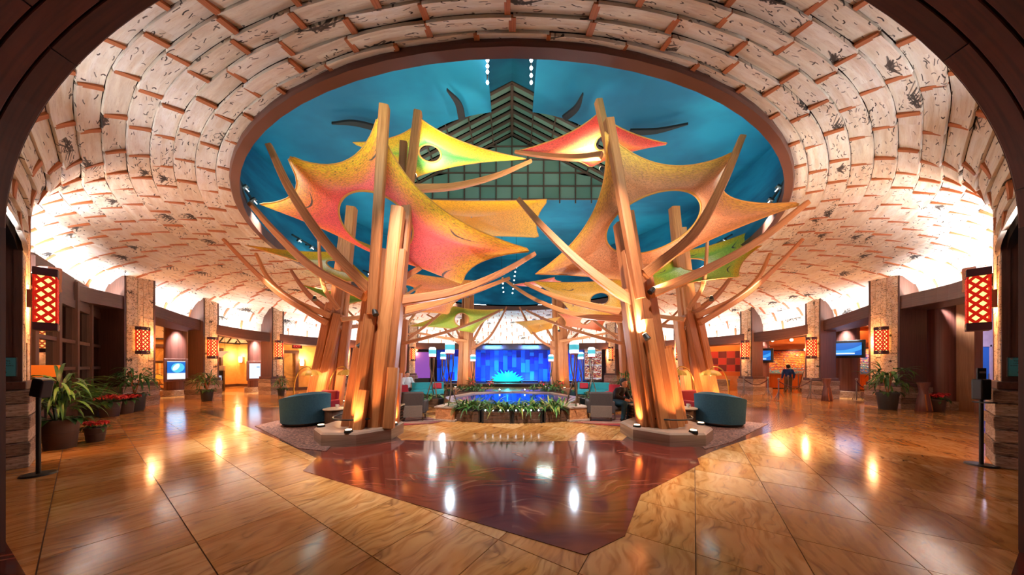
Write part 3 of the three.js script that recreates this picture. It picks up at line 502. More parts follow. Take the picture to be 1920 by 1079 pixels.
// corridor and reception ceiling panels
M.panelLens = std({ color: 0x444038, emissive: 0xffe0b0, emissiveIntensity: 3 });
[[-20.2, 15.6, AMBER, 1.2], [-19.6, 18.4, AMBER, 1.2], [-18.6, 20, AMBER, 1.0], [-13.9, 17.9, AMBER, 0.55], [19, 20, AMBER, 1.2], [22.5, 18.6, AMBER, 1.2], [19.5, 17.4, AMBER, 0.8], [20.5, 12, 0xe6dcff, 1.0], [14.0, 18.0, AMBER, 0.6]].forEach(([x, d, c, k], i) => {
  const t = thing('ceiling_panel_light', i < 4 ? 'square warm ceiling light in the yellow corridor ' + ['before the curtained window', 'before the amber window', 'before the dark end door', 'behind the slim pillar'][i] : i === 7 ? 'square white ceiling light in the side passage' : 'square warm ceiling light ' + ({ 4: 'over the desk before the orange mural', 5: 'over the desk before the bird mural', 6: 'beside the blue screen column', 8: 'before the chequered panel' })[i], 'lamp', [x, 4.24, -d], 0, i < 4 ? 'corridor ceiling lights' : 'reception ceiling lights');
  mesh('frame', bx(1.1, 0.05, 1.1, 0, 0.0, 0), M.black, t); mesh('light_diffuser', bx(1.0, 0.02, 1.0, 0, -0.03, 0), M.panelLens, t); areaLight(c, CORRIDOR * 4 * k, 1, 1, V(x, 4.18, -d), V(x, 0, -d - 0.01));
});
// ---------- stage ----------
{
  const blues = [0x0a3fd0, 0x0c58e6, 0x1478f0, 0x0a2fb0, 0x1a90f8].map(c => std({ color: c, roughness: 0.45 })), r = rng(900);
  const w = struct('wall_stage', bx(17, 4.6, 0.3, 0, 2.3, -25.55), M.darkPlaster, 'dark wall behind the blue stage');
  const st = thing('stage_backdrop', 'large bright blue relief wall of upright blocks behind the fountain', 'backdrop', [0, 0, -24.8]);
  for (let i = 0; i < 34; i++) { let y = 0.1; const x = lerp(-6.6, 6.6, (i + 0.5) / 34); while (y < 3.35) { const h = 0.3 + r() * 1.1, y1 = Math.min(3.4, y + h); if (y1 - y > 0.05) mesh('block', bx(13.2 / 34 - 0.012, y1 - y - 0.015, 0.15 + r() * 0.5, x, (y + y1) / 2, r() * 0.1), blues[Math.floor(r() * 5)], st); y = y1; } }
  const fl = thing('stage_floor', 'low dark stage floor in front of the blue wall', 'stage', [0, 0, -22.6]); mesh('deck', rbx(13.4, 0.25, 3.2, 0.03, 0, 0.125, 0), M.blackSoft, fl); mesh('nosing', bx(13.4, 0.05, 0.06, 0, 0.24, 1.62), M.steel, fl);
  // lit coral shaped ornament
  const cyan = std({ color: 0x0a4a50, emissive: 0x10e8f0, emissiveIntensity: 1.6 }), cg = [];
  const orn = thing('glowing_ornament', 'glowing turquoise splash shaped ornament on the stage', 'ornament', [-0.35, 0.25, -22.2]);
  mesh('light_body', (() => { const s = new THREE.Shape(), n = 40; for (let i = 0; i <= n; i++) { const a = Math.PI * i / n, q = (i % 3 === 1 ? 0.95 : 0.7) + fbm(i * 0.5, 3, 41, 3) * 0.35 - 0.1 + (r() - 0.5) * 0.16; const x = Math.cos(a) * q * 1.25, y = Math.sin(a) * q * 0.95; i ? s.lineTo(x, y) : s.moveTo(x, y); } return new THREE.ExtrudeGeometry(s, { depth: 0.12, bevelEnabled: true, bevelSize: 0.03, bevelThickness: 0.03, bevelSegments: 2 }); })(), cyan, orn);
  mesh('stand', bx(2.2, 0.12, 0.4, 0, 0.06, 0.06), M.black, orn);
  const pl = new THREE.PointLight(0x30e8ff, 25, 0, 2); pl.position.set(-0.35, 0.9, -21.8); pl.castShadow = true; scene.add(pl);
  for (const x of [-4.5, -1.5, 1.5, 4.5]) {
    const t = thing('stage_lamp', 'blue stage lamp under the eave before the blue wall', 'lamp', [x, 3.3, -22.9], 0, 'blue stage lamps'); mesh('housing', bx(1.4, 0.12, 0.2, 0, 0, 0), M.black, t); mesh('light_strip', bx(1.3, 0.02, 0.14, 0, -0.065, 0), std({ color: 0x0a1a40, emissive: 0x3a7bff, emissiveIntensity: 6 }), t);
    areaLight(0x4a86ff, 420, 1.4, 0.2, V(x, 3.22, -22.9), V(x, 1.2, -24.6));
    const f = thing('stage_footlight', 'blue footlight at the foot of the blue wall', 'lamp', [x, 0.3, -23.6], 0, 'blue stage footlights'); mesh('housing', bx(1.4, 0.08, 0.16, 0, -0.01, 0), M.black, f); mesh('light_strip', bx(1.3, 0.02, 0.1, 0, 0.04, 0), std({ color: 0x0a1a40, emissive: 0x3a7bff, emissiveIntensity: 6 }), f);
    areaLight(0x4a86ff, 200, 1.4, 0.12, V(x, 0.38, -23.6), V(x, 2.0, -24.6));
  }
  const scr = std({ color: 0x201030, emissive: 0xa45cc8, emissiveIntensity: 0.75 });
  const sc = thing('purple_screen', 'tall plain purple screen left of the blue stage', 'screen', [-7.05, 0.6, -21.6], 0.25); mesh('frame', bx(1.5, 2.1, 0.08, 0, 1.05, -0.06), M.black, sc); mesh('display', bx(1.4, 2.0, 0.02, 0, 1.05, 0), scr, sc); mesh('foot', bx(1.2, 0.6, 0.3, 0, -0.3, -0.05), M.black, sc);
  const ptx = canvasTex(256, 512, (c, W, H) => { const q = rng(33); c.fillStyle = '#d88a6a'; c.fillRect(0, 0, W, H); for (let i = 0; i < 420; i++) { c.fillStyle = ['#b83a3a', '#f2d2b0', '#8a2a40', '#e8a060', '#f6e6d8', '#6a2a60'][Math.floor(q() * 6)]; c.beginPath(); c.ellipse(q() * W, q() * H, 5 + q() * 22, 5 + q() * 22, q() * 3, 0, 7); c.fill(); } c.fillStyle = '#dfe8f6'; c.fillRect(0, 0, W, 34); });
  const po = thing('lit_poster_display', 'tall lit poster of red and cream blossoms right of the stage', 'poster', [6.2, 0.5, -21.4], -0.25); mesh('frame', bx(1.3, 2.4, 0.08, 0, 1.2, -0.06), M.steel, po); mesh('display', bx(1.2, 2.3, 0.02, 0, 1.2, 0), std({ color: 0x333333, map: ptx, emissive: 0xffffff, emissiveMap: ptx, emissiveIntensity: 0.75 }), po); mesh('foot', bx(1.0, 0.5, 0.3, 0, -0.25, -0.05), M.black, po);
}
// ---------- reception desk, murals, chequered panel ----------
function muralTex(seed, birds) {
  return canvasTex(512, 256, (c, W, H) => {
    const r = rng(seed); c.fillStyle = '#e08a3a'; c.fillRect(0, 0, W, H);
    const bands = birds ? ['#f0a040', '#f08070', '#e86aa0', '#8ac0a0', '#4aa0c8', '#3a7ab8'] : ['#d84a2a', '#f0a030', '#e87a30', '#f4c850', '#d05a3a', '#60a8b0'];
    for (let i = 0; i < 2600; i++) { const y = r() * H, k = clamp(Math.floor(y / H * 6 + (r() - 0.5) * 1.8), 0, 5), x = r() * W; c.fillStyle = r() < 0.12 ? ['#ffffff', '#b02a50', '#2a4a9a', '#f6e060'][Math.floor(r() * 4)] : bands[k]; c.save(); c.translate(x, y); c.rotate(Math.sin(x * 0.02 + seed) + r() * 0.5); c.fillRect(-7, -3, 8 + r() * 12, 3 + r() * 5); c.restore(); }
    c.lineWidth = 6; for (let i = 0; i < 7; i++) { c.strokeStyle = birds ? 'rgba(40,60,130,0.8)' : 'rgba(170,40,30,0.7)'; c.beginPath(); c.moveTo(-10, 60 + i * 26); c.bezierCurveTo(W * 0.3, 20 + i * 30, W * 0.6, 110 + i * 18, W + 10, 50 + i * 28); c.stroke(); }
    if (birds) { c.fillStyle = '#203a8a'; for (const [x, y, a] of [[230, 90, 0.3], [300, 70, 1.2], [330, 130, 1.7]]) { c.save(); c.translate(x, y); c.rotate(a); c.beginPath(); c.ellipse(0, 0, 40, 12, 0, 0, 7); c.fill(); c.restore(); } }
  });
}
{
  const mur = (u, w, y0, y1, tex, label) => { const [x, d, yaw] = onWall(...RW.S, u, 0.13), t = thing('mosaic_mural', label, 'mural', [x, y0, -d], yaw); mesh('picture', bx(w, y1 - y0, 0.03, 0, (y1 - y0) / 2, 0), M.black, t); const f = mesh('mosaic', grid(1, 1, (p, q) => [V(lerp(-w / 2, w / 2, p), q * (y1 - y0), 0.02), [p, q]]), std({ map: tex, roughness: 0.5 }), t); for (const s of [-1, 1]) mesh('frame_side', bx(0.1, y1 - y0 + 0.1, 0.08, s * w / 2, (y1 - y0) / 2, 0.02), M.darkWood, t); for (const y of [0, y1 - y0]) mesh('frame_rail', bx(w + 0.1, 0.1, 0.08, 0, y, 0.02), M.darkWood, t); };
  mur(0.49, 3.6, 1.0, 2.75, muralTex(61, false), 'framed red and orange mosaic mural behind the reception desk'); mur(0.86, 3.2, 1.0, 2.85, muralTex(67, true), 'framed mosaic mural with dark blue birds over water');
  const A = onWall(...RW.S, 0.18, 1.9), B = onWall(...RW.S, 0.86, 1.9), L = Math.hypot(B[0] - A[0], B[1] - A[1]), t = thing('reception_desk', 'long orange fronted reception desk before the mosaic murals', 'desk', [(A[0] + B[0]) / 2, 0, -(A[1] + B[1]) / 2], A[2]);
  const orangeFront = phys({ map: woodTex([206, 104, 36], [226, 128, 52], [176, 80, 24], 44), roughness: 0.35 });
  const n = 9; for (let i = 0; i < n; i++) mesh('front_panel', bx(L / n - 0.02, 0.95, 0.5, -L / 2 + L * (i + 0.5) / n, 0.525, 0), orangeFront, t); mesh('worktop', rbx(L + 0.1, 0.06, 0.7, 0.02, 0, 1.04, 0), M.plinth, t); mesh('kick', bx(L, 0.08, 0.44, 0, 0.04, 0), M.black, t);
  // soffit with downlights
  const C = onWall(...RW.S, 0.1, 1.2), D = onWall(...RW.S, 0.98, 1.2), SL = Math.hypot(D[0] - C[0], D[1] - C[1]), so = struct('ceiling_soffit', bx(SL, 0.75, 2.0), M.orange, 'orange soffit with downlights over the reception desk'); so.position.set((C[0] + D[0]) / 2, 3.5, -(C[1] + D[1]) / 2); so.rotation.y = C[2];
  for (let i = 0; i < 9; i++) { const p = onWall(...RW.S, 0.16 + i * 0.1, 2.24), l = thing('wall_spot_lamp', ['first', 'second', 'third', 'fourth', 'fifth', 'sixth', 'seventh', 'eighth', 'ninth'][i] + ' glowing spot lamp on the orange soffit, counted from the chequered wall', 'lamp', [p[0], 3.38, -p[1]], p[2], 'spot lamps on the reception soffit'); mesh('rim', cyl(0.12, 0.12, 0.05, 0, 0, 0, 18, Math.PI / 2), M.brass, l); mesh('light_lens', cyl(0.1, 0.1, 0.03, 0, 0, 0.02, 18, Math.PI / 2), std({ color: 0x443322, emissive: 0xffe8c8, emissiveIntensity: 5 }), l); }
  for (let i = 0; i < 4; i++) { const p = onWall(...RW.S, 0.3 + i * 0.2, 1.0); spot(WARM, 18, V(p[0], 3.05, -p[1]), V(p[0], 1.4, -p[1] - 0.9), 0.9, 0.8); const h = thing('pendant_lamp', ['first', 'second', 'third', 'fourth'][i] + ' white glass pendant lamp over the desk, counted from the chequered wall', 'lamp', [p[0] , 2.75, -p[1]], 0, 'pendant lamps over the reception desk'); mesh('glass_globe', new THREE.SphereGeometry(0.11, 16, 12), std({ color: 0x555555, emissive: 0xfff4ea, emissiveIntensity: 3 }), h); mesh('cord', cyl(0.01, 0.01, 0.36, 0, 0.27, 0, 6), M.black, h); }
  // chequered panel
  const q = onWall(...RW.F, 0.42, 0.13), ch = thing('chequered_panel', 'red and dark red chequered wall panel in an orange surround', 'panel', [q[0], 0.9, -q[1]], q[2]), reds = [std({ color: 0xd83a28, roughness: 0.5 }), std({ color: 0x7a1c1c, roughness: 0.5 })], or = std({ color: 0xe8701c, roughness: 0.5 });
  for (let i = 0; i < 6; i++) for (let j = 0; j < 3; j++) mesh('square', bx(0.43, 0.43, 0.04, -1.1 + i * 0.44, 0.55 + j * 0.44, 0), reds[(i + j) % 2], ch); mesh('border', bx(2.7, 0.26, 0.04, 0, 0.18, 0), or, ch); mesh('border', bx(2.7, 0.3, 0.04, 0, 1.8, 0), std({ color: 0xe89a30, roughness: 0.5 }), ch);
  const lg = onWall(...RW.F, 0.58, 0.45), led = thing('stone_ledge', 'low stone ledge below the chequered panel', 'ledge', [lg[0], 0, -lg[1]], lg[2]); for (let i = 0; i < 3; i++) for (let j = 0; j < 2; j++) mesh('stone_block', rbx(0.73, 0.31, 0.5, 0.015, -0.74 + i * 0.74 + (j ? 0.05 : 0), 0.16 + j * 0.32, 0), j ? M.stoneB : M.stone, led); mesh('top_slab', rbx(2.35, 0.07, 0.6, 0.02, 0, 0.68, 0), M.plinth, led);
  // side passage: brown jamb and blue door
  const jb = struct('trim_jamb', bx(0.3, 4.3, 0.4, 16.3, 2.15, -9.98), std({ map: woodTex([150, 104, 72], [172, 124, 88], [116, 76, 50], 47), roughness: 0.6 }), 'light brown jamb of the side passage');
  const bd = structGroup('door_3', 'bright blue door at the end of the lavender side passage'); bd.position.set(21.95, 0, -13.17); mesh('leaf', rbx(0.9, 2.5, 0.06, 0.01, 0, 1.25, 0), std({ color: 0x1478e0, roughness: 0.4 }), bd); mesh('handle', cyl(0.015, 0.015, 0.3, 0.38, 1.1, 0.06, 10), M.steel, bd); for (const s of [-1, 1]) mesh('jamb', bx(0.08, 2.6, 0.1, s * 0.5, 1.3, 0), M.lavender, bd); mesh('head', bx(1.2, 0.1, 0.1, 0, 2.56, 0), M.lavender, bd);
}
// ---------- timber trees that carry the sails ----------
M.lensWarm = std({ color: 0x332211, emissive: 0xffd9a8, emissiveIntensity: 7 });
M.lensWhite = std({ color: 0x333333, emissive: 0xf4f8ff, emissiveIntensity: 8 });
const wood3 = [M.timber, M.timberB, M.timberC];
// posts: [footpx, footpy, toppx, toppy, depthFoot, depthTop, size]; branches: { pts: [[px, py, d]...], w }
function timberTree(label, base, plinthR, posts, branches, ups, seed, glow = 1) {
  const t = thing('timber_tree', label, 'sculpture', [base.x, 0, base.z], 0, 'timber trees holding the sails'), r = rng(seed), rel = v => v.clone().sub(V(base.x, 0, base.z));
  if (plinthR) {
    const pl = mesh('plinth', lathe([[0, 0], [plinthR, 0], [plinthR, 0.24], [plinthR - 0.04, 0.28], [0, 0.28]], 8).toNonIndexed(), M.plinth, t); pl.geometry.computeVertexNormals(); pl.rotation.y = Math.PI / 8;
  }
  posts.forEach((q, i) => { const [fx, fy, tx, ty, df, dt, w] = q; const a = at(fx, fy, df), b = at(tx, ty, dt); if (fy > 720) a.y = plinthR ? 0.27 : 0.0; mesh('post', bar(rel(a), rel(b), w, w * (0.8 + r() * 0.3), V(0.15, 0, 1)), wood3[Math.floor(r() * 3)], t); });
  branches.forEach((b, i) => { const P = curve(b.pts.map(p => rel(at(...p))), 18); mesh('branch', sweep(P, s => [b.w * (1 - 0.45 * s), b.w * 1.25 * (1 - 0.5 * s)], V(0, 1, 0)), wood3[i % 3], t); });
  if (plinthR) {
    mesh('bracket', (() => { const g = new THREE.TorusGeometry(0.56, 0.018, 6, 24); g.rotateX(Math.PI / 2); g.translate(0, 0.48, 0); return g; })(), M.black, t);
    for (const a of ups) {
      const p = V(base.x + Math.sin(a) * plinthR * 0.86, 0.29, base.z + Math.cos(a) * plinthR * 0.86);
      mesh('uplight', cyl(0.075, 0.085, 0.05, p.x - base.x, 0.3, p.z - base.z, 20), M.black, t); mesh('uplight_lens', cyl(0.06, 0.06, 0.012, p.x - base.x, 0.33, p.z - base.z, 20), M.lensWarm, t);
      const hub = V(base.x * 0.86, 4.2, lerp(base.z, -CD, 0.12)); spot(AMBER, TREE_UP * 10 * glow, V(p.x, 0.36, p.z), hub, 0.75, 1);
    }
  }
  return t;
}
function trunkLamp(tree, pos, target, power, color = WARM, angle = 0.95) {     // small lamp on a post end that lights the sail above
  const rel = pos.clone().sub(tree.position), dir = target.clone().sub(pos).normalize();
  const g = cyl(0.05, 0.065, 0.14, 0, 0, 0, 14), q = new THREE.Quaternion().setFromUnitVectors(V(0, 1, 0), dir); g.applyQuaternion(q); g.translate(rel.x, rel.y, rel.z); mesh('lamp_head', g, M.black, tree);
  const h = cyl(0.045, 0.045, 0.012, 0, 0.076, 0, 14); h.applyQuaternion(q); h.translate(rel.x, rel.y, rel.z); mesh('lamp_lens', h, M.lensWarm, tree);
  spot(color, power, pos.clone().addScaledVector(dir, 0.1), target, angle, 0.9);
}
const TREES = [];
for (const s of [-1, 1]) {
  const X = px => 960 + s * (960 - px) * -1 * -1, mx = px => s < 0 ? px : 1920 - px + 4;     // mirrored about the middle of the hall
  const side = s < 0 ? 'on the shop side' : 'on the reception side';
  // nearest pair
  if (s < 0) {
    const T = timberTree('large leaning timber tree on a stone plinth beside the orange and pink sail', V(-3.5, 0, -6.5), 0.92,
      [[653, 810, 675.7, 655, 6.35, 6.449999999999999, 0.25], [668, 810, 696.2, 592, 6.15, 6.25, 0.25], [672, 810, 682.9, 732, 5.98, 6.08, 0.2], [686, 810, 714.9, 560, 6.3, 6.3999999999999995, 0.26], [703, 810, 747.0, 392, 6.25, 6.35, 0.27], [720, 810, 752.1, 470, 6.3, 6.3999999999999995, 0.25], [729, 810, 737.8, 690, 6.15, 6.25, 0.22], [660, 810, 695.3, 545, 6.7, 6.8, 0.27], [680, 810, 720.4, 470, 6.75, 6.85, 0.28], [704, 810, 744.8, 420, 6.7, 6.8, 0.27], [724, 810, 764.4, 378, 6.7, 6.8, 0.26], [738, 810, 744.7, 700, 6.6, 6.699999999999999, 0.22], [690, 810, 720.5, 540, 7.05, 7.1499999999999995, 0.26], [715, 810, 741.0, 540, 7.0, 7.1, 0.26], [698, 590, 721, 200, 6.15, 6.0, 0.2], [738, 590, 784, 212, 6.9, 7.2, 0.2], [745, 560, 757, 268, 7.0, 7.2, 0.18]],
      [{ w: 0.19, pts: [[692, 545, 6.3], [610, 455, 6.1], [545, 358, 6.0], [504, 272, 5.9]] }, { w: 0.18, pts: [[684, 556, 6.5], [590, 505, 6.8], [520, 440, 7.1], [469, 382, 7.3]] }, { w: 0.18, pts: [[726, 568, 6.4], [850, 548, 6.9], [940, 512, 7.4], [1003, 476, 7.7]] }, { w: 0.16, pts: [[722, 592, 6.7], [830, 566, 7.6], [900, 543, 8.2], [955, 522, 8.7]] }, { w: 0.15, pts: [[764, 354, 7.1], [850, 350, 7.6], [930, 330, 8.1], [996, 302, 8.5]] }, { w: 0.14, pts: [[715, 560, 6.9], [760, 520, 7.5], [790, 500, 8.0], [800, 486, 8.3]] }], [0.2, 1.5, -1.2, 3.0], 31);
    TREES.push(T); trunkLamp(T, at(703, 586, 6.1), at(640, 400, 6.8), CANOPY_UP * 2.4, WARM, 0.8); trunkLamp(T, at(676, 648, 6.2), at(860, 470, 7.6), CANOPY_UP * 2.4, WARM, 0.8); trunkLamp(T, at(775, 330, 7.3), at(860, 290, 7.9), CANOPY_UP * 1.6);
  } else {
    const T = timberTree('large leaning timber tree on a stone plinth beside the tan sail', V(3.53, 0, -6.5), 0.95,
      [[1210, 810, 1174.5, 545, 6.3, 6.3999999999999995, 0.26], [1227, 810, 1177.3, 470, 6.2, 6.3, 0.25], [1243, 810, 1210.1, 600, 6.1, 6.199999999999999, 0.25], [1258, 810, 1229.5, 642, 6.15, 6.25, 0.25], [1272, 810, 1243.7, 655, 6.3, 6.3999999999999995, 0.22], [1218, 810, 1162.9, 420, 6.6, 6.699999999999999, 0.27], [1238, 810, 1175.3, 400, 6.65, 6.75, 0.28], [1258, 810, 1206.7, 500, 6.65, 6.75, 0.26], [1277, 810, 1247.1, 650, 6.6, 6.699999999999999, 0.22], [1205, 810, 1178.2, 600, 6.7, 6.8, 0.24], [1228, 810, 1185.6, 520, 7.0, 7.1, 0.26], [1252, 810, 1205.0, 520, 7.0, 7.1, 0.26], [1200, 560, 1141, 226, 6.15, 6.0, 0.2], [1196, 530, 1122, 190, 6.7, 7.0, 0.18]],
      [{ w: 0.2, pts: [[1208, 516, 6.3], [1300, 440, 6.2], [1352, 350, 6.1], [1392, 256, 6.0]] }, { w: 0.19, pts: [[1222, 550, 6.4], [1330, 503, 6.5], [1425, 450, 6.6], [1514, 380, 6.7]] }, { w: 0.18, pts: [[1192, 572, 6.3], [1095, 500, 6.5], [1022, 430, 6.7], [972, 374, 6.9]] }, { w: 0.16, pts: [[1190, 590, 6.7], [1100, 572, 7.5], [1040, 556, 8.0], [985, 532, 8.5]] }, { w: 0.14, pts: [[1180, 600, 6.9], [1080, 590, 8.2], [1000, 560, 9.2], [942, 522, 9.8]] }, { w: 0.14, pts: [[1128, 292, 7.2], [1080, 296, 7.6], [1020, 292, 8.0], [966, 285, 8.4]] }], [0.2, 1.5, -1.2, 3.0], 37);
    TREES.push(T); trunkLamp(T, at(1212, 632, 6.0), at(1080, 440, 7.4), CANOPY_UP * 2.4, WARM, 0.8); trunkLamp(T, at(1222, 545, 6.3), at(1360, 400, 6.8), CANOPY_UP * 2.4, WARM, 0.8); trunkLamp(T, at(1130, 318, 7.2), at(1060, 280, 7.9), CANOPY_UP * 2.4);
  }
  // second pair
  {
    const m = mx, T = timberTree(`leaning timber tree behind the teal sofa ${side}`, V(s * 6.75, 0, -9.9), 0.85,
      [[582, 780, 622, 570, 9.3, 9.4, 0.3], [596, 782, 636, 590, 9.1, 9.2, 0.3], [612, 780, 640, 540, 9.4, 9.5, 0.32], [626, 778, 660, 390, 9.6, 9.6, 0.32], [604, 774, 648, 430, 9.9, 9.8, 0.3], [590, 774, 616, 640, 9.8, 9.7, 0.28], [633, 778, 652, 600, 9.3, 9.3, 0.26]].map(p => [m(p[0]), p[1], m(p[2]), p[3], p[4] + 0.35, p[5] + 0.35, p[6]]),
      [[[612, 606, 9.3], [525, 552, 9.2], [465, 497, 9.1], [419, 449, 9.0]], [[616, 592, 9.3], [545, 560, 9.6], [503, 522, 9.9], [480, 476, 10.1]], [[622, 588, 9.6], [582, 556, 10], [562, 532, 10.3], [546, 508, 10.6]], [[634, 580, 9.4], [608, 540, 9.3], [601, 500, 9.2], [597, 440, 9.1]], [[640, 600, 9.3], [700, 590, 10], [750, 560, 10.8], [790, 535, 11.4]], [[636, 615, 9.5], [690, 610, 10.4], [740, 600, 11.2], [800, 580, 12]]].map((q, i) => ({ w: i < 3 ? 0.15 : 0.12, pts: q.map(p => [m(p[0]), p[1], p[2]]) })), [0.5, -1.0, 2.2], 51 + s, 0.6);
    TREES.push(T); trunkLamp(T, at(m(590), 560, 9.0), at(m(600), 480, 9.8), CANOPY_UP * 0.6);
  }
  // third pair
  {
    const m = mx, T = timberTree(`leaning timber tree near the far pillars ${side}`, V(s * 6.0, 0, -14), 0.8,
      [[724, 748, 742, 610, 13.8, 13.8, 0.32], [736, 749, 752, 575, 13.6, 13.7, 0.34], [746, 748, 757, 540, 14, 14, 0.32], [754, 748, 760, 600, 13.7, 13.7, 0.26], [730, 746, 750, 520, 14.3, 14.2, 0.3]].map(p => [m(p[0]), p[1], m(p[2]), ...p.slice(3)]),
      [[[744, 640, 13.7], [705, 622, 13.6], [670, 600, 13.5], [640, 570, 13.4]], [[750, 630, 13.7], [720, 590, 13.5], [700, 560, 13.3], [690, 520, 13.1]], [[756, 645, 13.6], [840, 622, 13.0], [900, 600, 12.6], [938, 582, 12.4]], [[758, 640, 13.8], [800, 610, 14.2], [835, 580, 14.6], [862, 560, 14.8]], [[752, 625, 14], [770, 600, 14.3], [785, 580, 14.6], [800, 570, 14.9]]].map(q => ({ w: 0.12, pts: q.map(p => [m(p[0]), p[1], p[2]]) })), [0.5, -1.6], 61 + s, 0.6);
    TREES.push(T); trunkLamp(T, at(m(748), 600, 13.5), at(m(780), 540, 13.8), CANOPY_UP * 0.9);
  }
  // far pair before the stage
  {
    const m = mx, T = timberTree(`upright timber tree in front of the blue stage ${side}`, V(s * 2.75, 0, -17), 0.8,
      [[862, 737, 868, 600, 16.8, 16.9, 0.34], [872, 738, 876, 560, 16.7, 16.8, 0.34], [880, 737, 884, 540, 17, 17, 0.34], [868, 736, 872, 540, 17.3, 17.2, 0.34], [886, 736, 888, 640, 16.9, 16.9, 0.28]].map(p => [m(p[0]), p[1], m(p[2]), ...p.slice(3)]),
      [[[870, 652, 16.8], [840, 625, 16.6], [825, 605, 16.5], [800, 590, 16.4]], [[872, 650, 17], [852, 610, 16.8], [845, 590, 16.7], [838, 572, 16.6]], [[884, 655, 16.8], [915, 635, 16.4], [935, 605, 16.1], [950, 576, 15.9]], [[882, 648, 16.9], [900, 615, 17.2], [912, 595, 17.4], [922, 588, 17.6]], [[874, 640, 16.6], [820, 632, 15.6], [780, 625, 15], [745, 632, 14.4]]].map(q => ({ w: 0.12, pts: q.map(p => [m(p[0]), p[1], p[2]]) })), [0.5, -1.6], 71 + s, 0.6);
    TREES.push(T); trunkLamp(T, at(m(876), 620, 16.6), at(m(900), 560, 16.2), CANOPY_UP * 0.6);
  }
}
// ---------- sails ----------
function sailTex(seed, stops, marks) {      // u goes round the sail, v from its opening to its tips
  const base = (u, v) => {
    const n = fbm(u * 10, v * 4, seed, 4, 10, 0) - 0.5, g = hash(Math.floor(u * 340), Math.floor(v * 120), seed) - 0.5, k = clamp(Math.pow(v, stops.pow || 1) + n * 0.3 + g * 0.3 + (stops.side ? stops.side * Math.cos((u - stops.turn) * 6.283) : 0));
    const L = stops.c, i = Math.min(L.length - 2, Math.floor(k * (L.length - 1))), f = k * (L.length - 1) - i, c = mixc(L[i], L[i + 1], f), sp = hash(Math.floor(u * 512), Math.floor(v * 180), seed + 4);
    return mixc(c, sp < 0.25 ? c.map(x => x * 0.62) : c.map(x => Math.min(255, x * 1.1)), 0.5);
  };
  const W = 512, H = 128, t = dataTex(W, H, base), a = t.image.data, r = rng(seed + 9), dot = (x, y, c) => { const k = (((Math.round(y) % H + H) % H) * W + ((Math.round(x) % W + W) % W)) * 4; a[k] = c[0]; a[k + 1] = c[1]; a[k + 2] = c[2]; };
  if (marks) {
    for (let i = 0; i < 34; i++) { const x = r() * W, y = (0.66 + r() * 0.26) * H; dot(x, y, [90, 66, 36]); dot(x, y + 1, [90, 66, 36]); }
    for (let k = 0; k < 5; k++) for (let q = -14; q <= 14; q++) { const f = q / 14; for (let h = 0; h < 4.5 * (1 - f * f); h++) dot((k + 0.3) / 5 * W + q, (0.6 + 0.12 * f * f) * H + h, [78, 58, 50]); }
  }
  return t;
}
function sail(label, corners, hole, stops, seed, opt = {}) {
  const C = corners.map(p => at(...p)), O = at(...hole.p), e1 = C[hole.a].clone().sub(C[hole.b]).normalize(); let e2 = C[hole.c].clone().sub(C[hole.e]); e2.addScaledVector(e1, -e2.dot(e1)).normalize();
  const n = C.length, conc = opt.concave ?? 0.32, lens = C.map((c, i) => c.distanceTo(C[(i + 1) % n])), tot = lens.reduce((a, b) => a + b, 0), cum = [0]; lens.forEach(l => cum.push(cum[cum.length - 1] + l / tot));
  const outer = u => { u = ((u % 1) + 1) % 1; let i = 0; while (i < n - 1 && u >= cum[i + 1]) i++; const s = (u - cum[i]) / (cum[i + 1] - cum[i]), p = C[i].clone().lerp(C[(i + 1) % n], s), mid = C[i].clone().lerp(C[(i + 1) % n], 0.5); const cc = Array.isArray(conc) ? conc[i] : conc; return p.addScaledVector(O.clone().sub(mid), cc * 4 * s * (1 - s)); };
  const surf = (u, v) => { const q = outer(u), w = q.clone().sub(O), a = w.dot(e1), b = w.dot(e2), k = 1 / Math.max(1e-6, Math.hypot(a / hole.ru, b / hole.rv)), h = O.clone().addScaledVector(e1, a * k).addScaledVector(e2, b * k), p = h.lerp(q, v); p.y += (opt.sag ?? -0.25) * Math.sin(v * Math.PI) * 0.5; return [p, [u, v]]; };
  const top = grid(n * 14, 14, surf), under = top.clone(); { const p = under.attributes.position; for (let i = 0; i < p.count; i++) p.setY(i, p.getY(i) + 0.015); under.setIndex([...top.index.array].reverse()); under.computeVertexNormals(); }
  const m = phys({ map: sailTex(seed, stops, opt.marks), roughness: 0.6, side: THREE.DoubleSide });
  const o = thing('fabric_sail', label, 'sail', [0, 0, 0], 0, 'stretched fabric sails in the timber trees'); o.position.copy(O); const sh = g => { g.translate(-O.x, -O.y, -O.z); return g; };
  mesh('cloth', sh(join([top, under])), m, o);
  const edge = []; for (let i = 0; i < n * 14; i++) edge.push(outer(i / (n * 14)));
  mesh('edge_cord', sh(new THREE.TubeGeometry(new THREE.CatmullRomCurve3(edge, true), n * 20, 0.016, 5, true)), opt.cord || M.cord, o);
  if (hole.ru > 0.15) { const ringP = []; for (let i = 0; i < 36; i++) { const a = i / 36 * 6.283; ringP.push(O.clone().addScaledVector(e1, Math.cos(a) * hole.ru).addScaledVector(e2, Math.sin(a) * hole.rv)); } mesh('opening_ring', sh(new THREE.TubeGeometry(new THREE.CatmullRomCurve3(ringP, true), 60, 0.025, 6, true)), opt.cord || M.cord, o); }
  return o;
}
M.cord = std({ color: 0xc98a3c, roughness: 0.6 });
const Y_ = [238, 176, 24], O_ = [236, 134, 60], P_ = [236, 106, 108], G_ = [70, 160, 70], W_ = [250, 226, 200], T_ = [206, 140, 84], R_ = [226, 60, 44], B_ = [150, 92, 70], L_ = [150, 170, 40];
